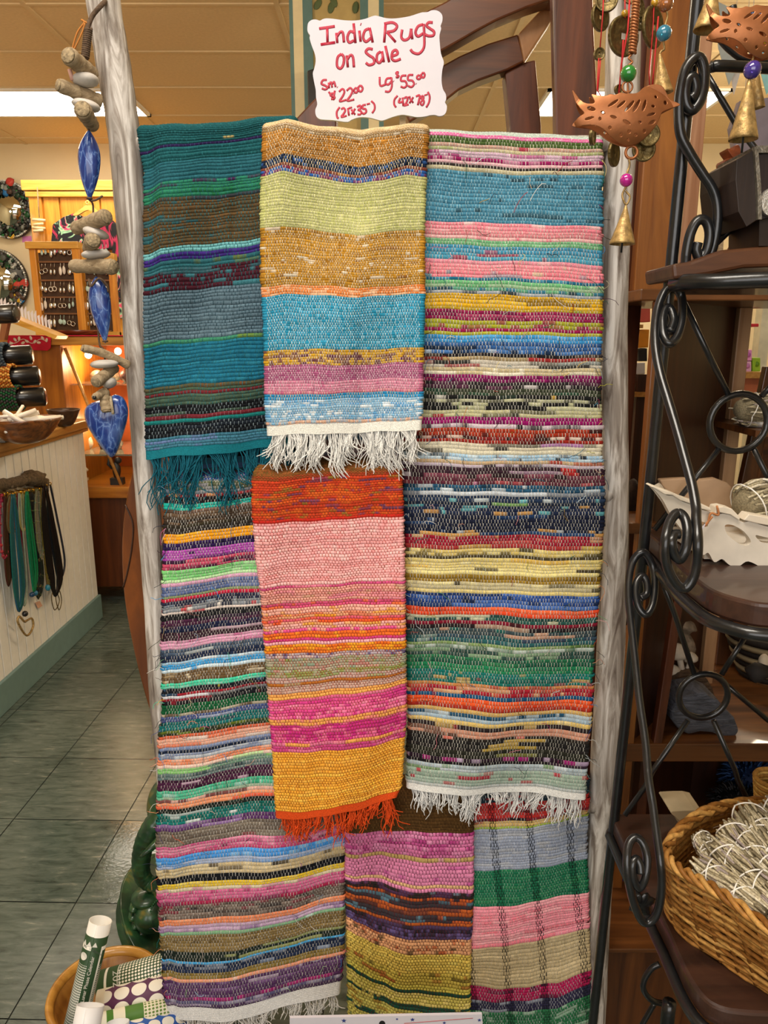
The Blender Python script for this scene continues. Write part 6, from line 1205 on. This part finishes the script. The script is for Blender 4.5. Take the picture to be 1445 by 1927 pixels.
B4 = thing('cone_bell', 'brass cone bell hanging in front of the iron post at top right', 'bell', P(1332, 60, .9)); bell(*l5(470, -160), *l5(385, 370), 5, 25, .9, B4, clap=False); wire([l5(470, -160), l5(480, -400)], .9, B4)
B5 = thing('blue_bead_chime', 'blue glass bead with a slim brass bell hanging behind the copper bird', 'wind chime', P(1240, 180, .93)); bead(*h4(1045, 365), 14, .93, '3a8aa8', B5); bead(*h4(1065, 40), 14, .93, 'a8683a', B5); wire([h4(1070, 100), h4(1085, 180), h4(1055, 290)], .93, B5, mat='brass'); wire([h4(1040, 450), h4(1050, 540), h4(1020, 560), h4(1000, 590)], .93, B5, mat='brass'); bell(*h4(1000, 590), *h4(1040, 1030), 2, 18, .93, B5, clap=False)
def coin(px, py, rx, ry, d, parent, hole=True):
    s = mpp(py, d); c = P(px, py, d); R_ = ry*s; th = math.acos(min(1, rx/ry))-math.atan2(c.x, c.y); nv = Vector((math.sin(th), -math.cos(th), 0)); h = R_*.17
    mb = MB(); uu = Vector((math.cos(th), math.sin(th), 0)); vv = Vector((0, 0, 1)); n = 40; rings = []
    def sq(a): m_ = max(abs(math.cos(a)), abs(math.sin(a))); return h/m_
    vs = []
    for off, prof in ((-.0012, None), (.0012, None)):
        for fr_, up in ((0, 0), (.3, 0), (.78, 0), (.82, 1), (.97, 1), (1, 0)):
            for i in range(n):
                a = 6.283*i/n; r0 = sq(a) if hole else R_*.05; r = r0+(R_-r0)*fr_; vs.append(c+uu*math.cos(a)*r+vv*math.sin(a)*r+nv*(off+(.0008 if off > 0 else -.0008)*up))
    m = 6; fs = []
    for s_ in (0, 1):
        for k in range(m-1): fs += [(s_*m*n+k*n+i, s_*m*n+k*n+(i+1) % n, s_*m*n+(k+1)*n+(i+1) % n, s_*m*n+(k+1)*n+i) for i in range(n)]
    for k in (0, m-1): fs += [(k*n+i, k*n+(i+1) % n, m*n+k*n+(i+1) % n, m*n+k*n+i) for i in range(n)]
    mb.add(vs, fs); mb.build('coin', M['coin'], parent)
def cordr(l, d, parent, r=.0007): MB().tube([P(*h4(x, y), d) for x, y in l], r, 6).build('red_cord', M['red'], parent)
K1 = thing('coin_chime', 'string of bronze coins on red cord, leftmost above the copper bird', 'coin chime', P(1130, 300, .92)); dc = .92
coin(*h4(420, 0), 27, 21, dc, K1); coin(*h4(345, 190), 15, 24, dc+.01, K1); coin(*h4(335, 595), 10, 11, dc, K1); cordr([(385, -80), (375, 150), (345, 520)], dc-.004, K1); cordr([(330, 640), (312, 990), (345, 1040)], dc-.002, K1); cordr([(350, 640), (322, 990)], dc-.001, K1); coin(*h4(262, 1500), 4, 16, dc+.01, K1, False); coin(*h4(497, 1690), 9, 23, dc+.01, K1, False); cordr([(262, 1400), (300, 1040)], dc+.01, K1); cordr([(497, 1560), (345, 1040)], dc+.01, K1)
K2 = thing('coin_chime', 'string with a large round square-holed coin between the bird hanger and the driftwood pole', 'coin chime', P(1175, 300, .95)); dc = .95
coin(*h4(600, 400), 27, 35, dc, K2); coin(*h4(690, -60), 16, 16, dc, K2); bead(*h4(615, 148), 6.5, dc-.004, 'c89a2a', K2, 'gold_bead'); cordr([(618, -40), (620, 200)], dc-.004, K2); cordr([(672, -40), (650, 330), (580, 700), (550, 1050)], dc-.004, K2, .001); cordr([(600, 440), (578, 760)], dc-.003, K2, .001); coin(*h4(550, 985), 7, 9, dc, K2); coin(*h4(785, 260), 10, 12, dc+.01, K2); coin(*h4(770, 100), 9, 18, dc+.01, K2)
K3 = thing('coin_chime', 'string of a slanted bronze coin beside the blue bead', 'coin chime', P(1225, 300, .96)); dc = .96
coin(*h4(925, 300), 18, 36, dc, K3); bead(*h4(945, 30), 7, dc-.004, 'c89a2a', K3, 'gold_bead'); cordr([(940, -80), (930, 260), (885, 800), (890, 950)], dc-.004, K3); cordr([(985, 180), (935, 780), (920, 950)], dc-.004, K3, .0009); coin(*h4(880, 1480), 20, 21, dc, K3, False); coin(*h4(825, 1640), 21, 22, dc+.006, K3, False); cordr([(890, 950), (880, 1400)], dc+.002, K3)
# ---------------------------------------------------------------- floor things: elephant, calendar basket, card
de = 1.36
gm = plain('green_patina', '1f3f24', .35, .15, .4, 40, .3, coat=.2)
def patina():
    m, nt, b = nmat('green_gold_patina'); mp = coords(nt); n = noi(nt, mp, 28, 5, .5); r = ramp(nt, [(.4, '16331e'), (.58, '28502c'), (.72, '7a6e2c')]); nt.links.new(n.outputs[0], r.inputs[0]); nt.links.new(r.outputs[0], b.inputs['Base Color']); b.inputs['Roughness'].default_value = .35; b.inputs['Coat Weight'].default_value = .3; bump(nt, b, n.outputs[0], .15); return m
pt_ = patina()
el = thing('elephant_statue', 'green patinated elephant statue on a pedestal behind the long striped rug', 'statue', (P(330, 1780, de).x, de+.08, 0))
E = lambda x, y, o=0: P(x/3.44, 1400+y/3.44, de+o)
s = mpp(1650, de)/3.44
path = crom([E(1120, 420, .03), E(1040, 480, .01), E(975, 560), E(930, 660), E(912, 770), E(925, 860), E(975, 905), E(1040, 890, -.01), (E(1080, 830, -.01))], 8)
n = len(path); rs = [(78-40*i/n)*s*(1+.035*math.sin(i*2.1)) for i in range(n)]
bodyc = E(1330, 560, .12)
MB().tube(path, rs, 16).build('trunk', pt_, el)
mb = MB(); mb.ell(E(1180, 400, .05), (.075, .06, .08), n=20, m=14); mb.ell(bodyc, (.115, .10, .125), n=24, m=16); mb.tube([bodyc+Vector((-.03, .0, -.05)), E(1280, 1100, .12), E(1280, 1195, .12)], [.055, .045, .05], 14); mb.tube([bodyc+Vector((.05, .03, -.05)), E(1450, 1100, .15), E(1450, 1195, .15)], [.055, .045, .05], 14); mb.build('body', pt_, el)
MB().prism(crom([E(1200, 300, -.01), E(1290, 280, -.01), E(1340, 380, -.01), E(1300, 500, -.01), E(1220, 480, -.01)], 4, True), (0, .012, 0)).build('ear', pt_, el, bevel=.004)
MB().tube(crom([E(1060, 600, -.02), E(970, 680, -.045), E(905, 735, -.055)], 6), [.011-.0085*i/12 for i in range(13)], 10).build('tusk', pt_, el)
mb = MB(); mb.ell(E(985, 1090, -.005), (118*s, .045, 118*s), n=20, m=14); mb.tube([E(1000, 1060, .0), E(1120, 900, .03), bodyc], [.034, .036, .05], 14); mb.ell(E(950, 985, -.0), (100*s, .035, 40*s), n=16, m=10); mb.build('raised_foot', pt_, el)
for i, (x, y) in enumerate(((876, 1045), (870, 1098), (888, 1152), (930, 1196))): MB().ell(E(x, y, -.012), (36*s, .022, 29*s), n=12, m=8).build('toenail', pt_, el)
mb = MB()
for i in range(26): a = 1.2+i*.17; mb.ell(E(1045+72*math.cos(a+2.2), 1110+105*math.sin(a+2.2), -.043), 7*s, n=8, m=5)
mb.build('bead_anklet', plain('anklet', '2c5a34', .3, .2), el)
MB().lathe((P(330, 1700, de).x, de+.08, 0), E(1140, 1205, .08), [(0, .168), (.05, .172), (.1, .160), (.85, .145), (.93, .155), (1, .15), (1, .0001)], 36).build('pedestal', pt_, el)
# basket of rolled calendars
def cal(nm, p0, p1, r, label, mat, cells=None):
    """a paper roll from p0 to p1 with open ends; u runs round, v along"""
    p0 = Vector(p0); p1 = Vector(p1); ax = (p1-p0); a = ax.normalized(); u_ = (Vector((0, -1, 0))-a*a.y*-1).normalized(); u_ = (u_-a*u_.dot(a)).normalized(); v_ = a.cross(u_)
    t = thing('rolled_calendar', label, 'calendar', (p0+p1)/2, 'rolled calendars in the basket')
    me = bpy.data.meshes.new('paper_roll'); n = 56; vs = []; fs = []; m = 2; tm = 1.12
    def ring(rad): return [(2*math.pi*tm*i/(n-1), rad*(1-.07*i/(n-1))) for i in range(n)]
    for k in range(m+1):
        for g, rr in ring(r): vs.append(p0+ax*(k/m)+(u_*math.cos(g)+v_*math.sin(g))*rr)
    fs = [(k*n+i, k*n+i+1, (k+1)*n+i+1, (k+1)*n+i) for k in range(m) for i in range(n-1)]
    og = ORG[t.name]; me.from_pydata([tuple(Vector(q)-og) for q in vs], [], fs); uv = me.uv_layers.new(name='UVMap')
    for li, lp in enumerate(me.loops): k, i = divmod(lp.vertex_index, n); uv.data[li].uv = (i/(n-1)*tm, k/m)
    for p in me.polygons: p.use_smooth = True
    me.materials.append(mat); o = bpy.data.objects.new('paper_roll', me); C.objects.link(o); o.parent = t; ORG[o.name] = og
    sm = o.modifiers.new('paper', 'SOLIDIFY'); sm.thickness = .0011; sm.offset = -1; return t, u_, v_, a
def dotmat(nm, ground, nu, nv, rad, v0=0, v1=1, paper='f0ece0', taper=0, head=None):
    m, nt, b = nmat(nm); t = nt.nodes.new('ShaderNodeTexCoord'); sp = nt.nodes.new('ShaderNodeSeparateXYZ'); nt.links.new(t.outputs['UV'], sp.inputs[0])
    def mth(op, a, c=None):
        q = nt.nodes.new('ShaderNodeMath'); q.operation = op
        for i, x in enumerate((a, c)):
            if x is None: continue
            if isinstance(x, (int, float)): q.inputs[i].default_value = x
            else: nt.links.new(x, q.inputs[i])
        return q.outputs[0]
    fu = mth('SUBTRACT', mth('FRACT', mth('MULTIPLY', sp.outputs[0], nu)), .5); fv = mth('SUBTRACT', mth('FRACT', mth('MULTIPLY', sp.outputs[1], nv)), .5)
    dist = mth('SQRT', mth('ADD', mth('MULTIPLY', fu, fu), mth('MULTIPLY', fv, fv)))
    rr = rad if not taper else mth('ADD', rad, mth('MULTIPLY', mth('SINE', mth('MULTIPLY', sp.outputs[1], taper)), .1))
    dot = mth('LESS_THAN', dist, rr); inr = mth('MULTIPLY', mth('GREATER_THAN', sp.outputs[1], v0), mth('LESS_THAN', sp.outputs[1], v1)); dot = mth('MULTIPLY', dot, inr)
    mix = nt.nodes.new('ShaderNodeMix'); mix.data_type = 'RGBA'; mix.inputs[6].default_value = c4(ground); mix.inputs[7].default_value = c4(paper); nt.links.new(dot, mix.inputs[0]); cur = mix.outputs[2]
    for (ua, ub, va, vb, col) in (head or []):
        k = mth('MULTIPLY', mth('MULTIPLY', mth('GREATER_THAN', sp.outputs[0], ua), mth('LESS_THAN', sp.outputs[0], ub)), mth('MULTIPLY', mth('GREATER_THAN', sp.outputs[1], va), mth('LESS_THAN', sp.outputs[1], vb)))
        mx = nt.nodes.new('ShaderNodeMix'); mx.data_type = 'RGBA'; nt.links.new(k, mx.inputs[0]); nt.links.new(cur, mx.inputs[6]); mx.inputs[7].default_value = c4(col); cur = mx.outputs[2]
    geo = nt.nodes.new('ShaderNodeNewGeometry')
    nt.links.new(cur, b.inputs['Base Color']); b.inputs['Roughness'].default_value = .55; return m
G_, PU, LG, BL_ = '2c4a2a', '5c2c52', '4a7a28', '2a5cb0'
df = .93
def wtext(s_, size, t, p_at, along, up, mat, nm='printed_words'):
    cu = bpy.data.curves.new('txt', 'FONT'); cu.body = s_; cu.size = size; cu.align_x = 'LEFT'; cu.extrude = .0001
    tmp = bpy.data.objects.new('txt_tmp', cu); C.objects.link(tmp); me = bpy.data.meshes.new_from_object(tmp.evaluated_get(bpy.context.evaluated_depsgraph_get())); bpy.data.objects.remove(tmp)
    og = ORG[t.name]; nrm = along.cross(up)
    for v in me.vertices: v.co = Vector(p_at)-og+along*v.co.x+up*v.co.y+nrm*(v.co.z+.0006)
    me.name = nm; me.materials.clear(); me.materials.append(mat); o = bpy.data.objects.new(nm, me); C.objects.link(o); o.parent = t; ORG[o.name] = og; return o
inkw = plain('white_ink', 'e8e4d8', .6, bmp=0, vary=.02); inkg = plain('dark_ink', '3a4438', .6, bmp=0, vary=.05)
# tall green tube
p1 = P(189, 1732, 1.10); p0 = P(140, 1935, 1.04); r1 = 21.5*mpp(1740, 1.10)
hd = [(-1, 3, .885, 1.1, 'f2efe8'), (.93, 1.2, -.1, .89, G_), (.89, .935, -.1, .74, 'f0ece0'), (-.1, .10, -.1, .89, G_), (.10, .14, -.1, .74, 'f0ece0'), (-.1, .35, .74, .89, G_), (.14, .5, .62, .74, G_), (.7, .9, .62, .74, G_)]
t, u_, v_, a_ = cal('tall', p0, p1, r1, 'upright green and white rolled calendar leaning in the basket', dotmat('green_halftone', G_, 46, 46, .34, 0, .62, taper=6, head=[(-1, 3, .885, 1.1, 'f2efe8'), (-1, 3, .62, .885, G_), (-1, 3, .76, .80, 'f0ece0'), (.14, .17, -1, .80, 'f0ece0'), (.0, .14, -1, .885, G_)]))
def on(u_ang, vv, rr=1.0): return p0+(p1-p0)*vv+(u_*math.cos(u_ang)+v_*math.sin(u_ang))*r1*rr
nn = lambda g: (u_*math.cos(g)+v_*math.sin(g))
for g in (-.75, -.25, .25): 
    c = [on(g-.22, .80, 1.004), on(g+.22, .80, 1.004), on(g, .845, 1.004)]; MB().prism(c, nn(g)*.0004).build('white_peak', inkw, t)
MB().prism([on(-.55+.36*math.cos(q), .70+.035*math.sin(q), 1.003) for q in [6.283*i/16 for i in range(16)]], nn(-.55)*.0004).build('round_emblem', inkw, t)
sgn = 1 if (nn(.5).cross(a_)).x < 10 else -1
wtext('Lunar Phase Calendar', .0085, t, on(.42, .30, 1.03), a_, -(a_.cross(nn(.42))) if False else nn(.42).cross(a_)*-1*-1, inkw)
wtext('Moon Calendar', .0062, t, on(-.8, .775, 1.02), (on(.2, .765)-on(-.8, .775)).normalized(), a_, inkg)
t2, *_ = cal('white_a', P(152, 1985, .95), P(170, 1891, .99), 26*mpp(1890, .99), 'white rolled calendar standing open-ended at the front of the basket', plain('roll_white', 'eeeef0', .5, vary=.02, bmp=0))
t3, *_ = cal('white_b', P(218, 2005, .96), P(222, 1923, .99), 21*mpp(1915, .99), 'white rolled calendar beside the front one, cut by the picture bottom', plain('roll_white2', 'eceef2', .5, vary=.02, bmp=0))
cal('green_dots', P(190, 1862, 1.165), P(345, 1818, 1.19), 34*mpp(1840, 1.16), 'dark green rolled calendar with white moon dots lying rearmost in the basket', dotmat('green_moons', '33502c', 36, 26, .36, .27, 1, head=[(-1, 3, .10, .13, 'f0ece0'), (-1, 3, .255, .265, 'f0ece0')]))
cal('purple_dots', P(185, 1898, 1.115), P(345, 1860, 1.15), 32*mpp(1870, 1.12), 'purple rolled calendar with large white moon dots in the basket', dotmat('purple_moons', PU, 7, 5, .44, head=[(-1, 3, -.1, .10, 'efe6d4')]))
cal('light_green', P(190, 1927, 1.07), P(345, 1890, 1.125), 20*mpp(1900, 1.08), 'light green and cream rolled calendar below the purple one', dotmat('lime_moons', 'ece6d0', 20, 22, .34, .5, 1, paper='6a8a40', head=[(-1, 3, .28, .5, LG), (-1, 3, .06, .14, LG)]))
cal('blue_dots', P(215, 1958, 1.04), P(345, 1925, 1.11), 26*mpp(1930, 1.05), 'blue rolled calendar with white moon dots at the bottom of the picture', dotmat('blue_moons', BL_, 7, 5, .44))
tg = [o for o in C.objects if o.get('label', '').startswith('dark green rolled')][0]
wtext('202', .020, tg, P(212, 1826, 1.128), (P(213, 1860, 1.118)-P(212, 1826, 1.128)).normalized(), Vector((1, 0, .25)).normalized(), inkw)
zr = .055; RB = .10; qa, qb = PZ(97, 1925, zr), PZ(131, 1832, zr); md = (qa+qb)/2; dv = (qb-qa); hl = math.sqrt(RB**2-(dv.length/2)**2); pn = Vector((dv.y, -dv.x, 0)).normalized()
cc = md+pn*(hl if pn.x > 0 else -hl)
bk = thing('calendar_basket', 'round tan wooden splint basket holding rolled calendars at the lower left', 'basket', (cc.x, cc.y, 0)); cc.z = 0
mb = MB(); mb.lathe(cc, cc+Vector((0, 0, zr)), [(0, RB*.8), (.5, RB*.92), (1, RB), (1, RB-.006), (.5, RB*.92-.006), (.03, RB*.8-.006), (.03, .0001)], 48); mb.build('splint_side', wood('splint', '7a4a1c', 'a8742e', 'z', 8, .4), bk)
MB().tube([cc+Vector((math.cos(6.283*i/60)*RB, math.sin(6.283*i/60)*RB, zr+.002)) for i in range(60)], .010, 8, True, flat=.6).build('rim_hoop', wood('hoop', 'a06a24', 'd09a44', 'x', 10, .35, coat=.3), bk)
# white card with stars at the bottom
dcq = .86
card_ = thing('star_card', 'white card printed with blue stars at the bottom centre', 'card', P(727, 1990, dcq))
MB().prism([P(545, 1916, dcq), P(907, 1909, dcq), P(915, 2060, dcq), P(545, 2060, dcq)], (0, .004, 0)).build('card', M['paper'], card_)
navy = plain('navy_ink', '2a3a80', .6, bmp=0)
for i, (x, y, r) in enumerate(((647, 1921, 5), (747, 1918, 2.6), (776, 1919, 4.5), (836, 1925, 3.5), (902, 1920, 4), (690, 1930, 3))):
    c = P(x, y, dcq-.0004); q = [c+Vector((math.sin(math.pi*k/5), 0, math.cos(math.pi*k/5)))*(r if k % 2 == 0 else r*.42)*mpp(y, dcq) for k in range(10)]; MB().prism(q, (0, .0003, 0)).build('star', navy, card_)
MB().prism([P(719+6*math.cos(q), 1927+6*math.sin(q), dcq-.0004) for q in [6.283*i/16 for i in range(16)]], (0, .0003, 0)).build('black_dot', M['blackp'], card_)
MB().tube([P(760, 1926, dcq-.0003), P(890, 1916, dcq-.0003)], .0003, 4).build('red_line', M['red'], card_)
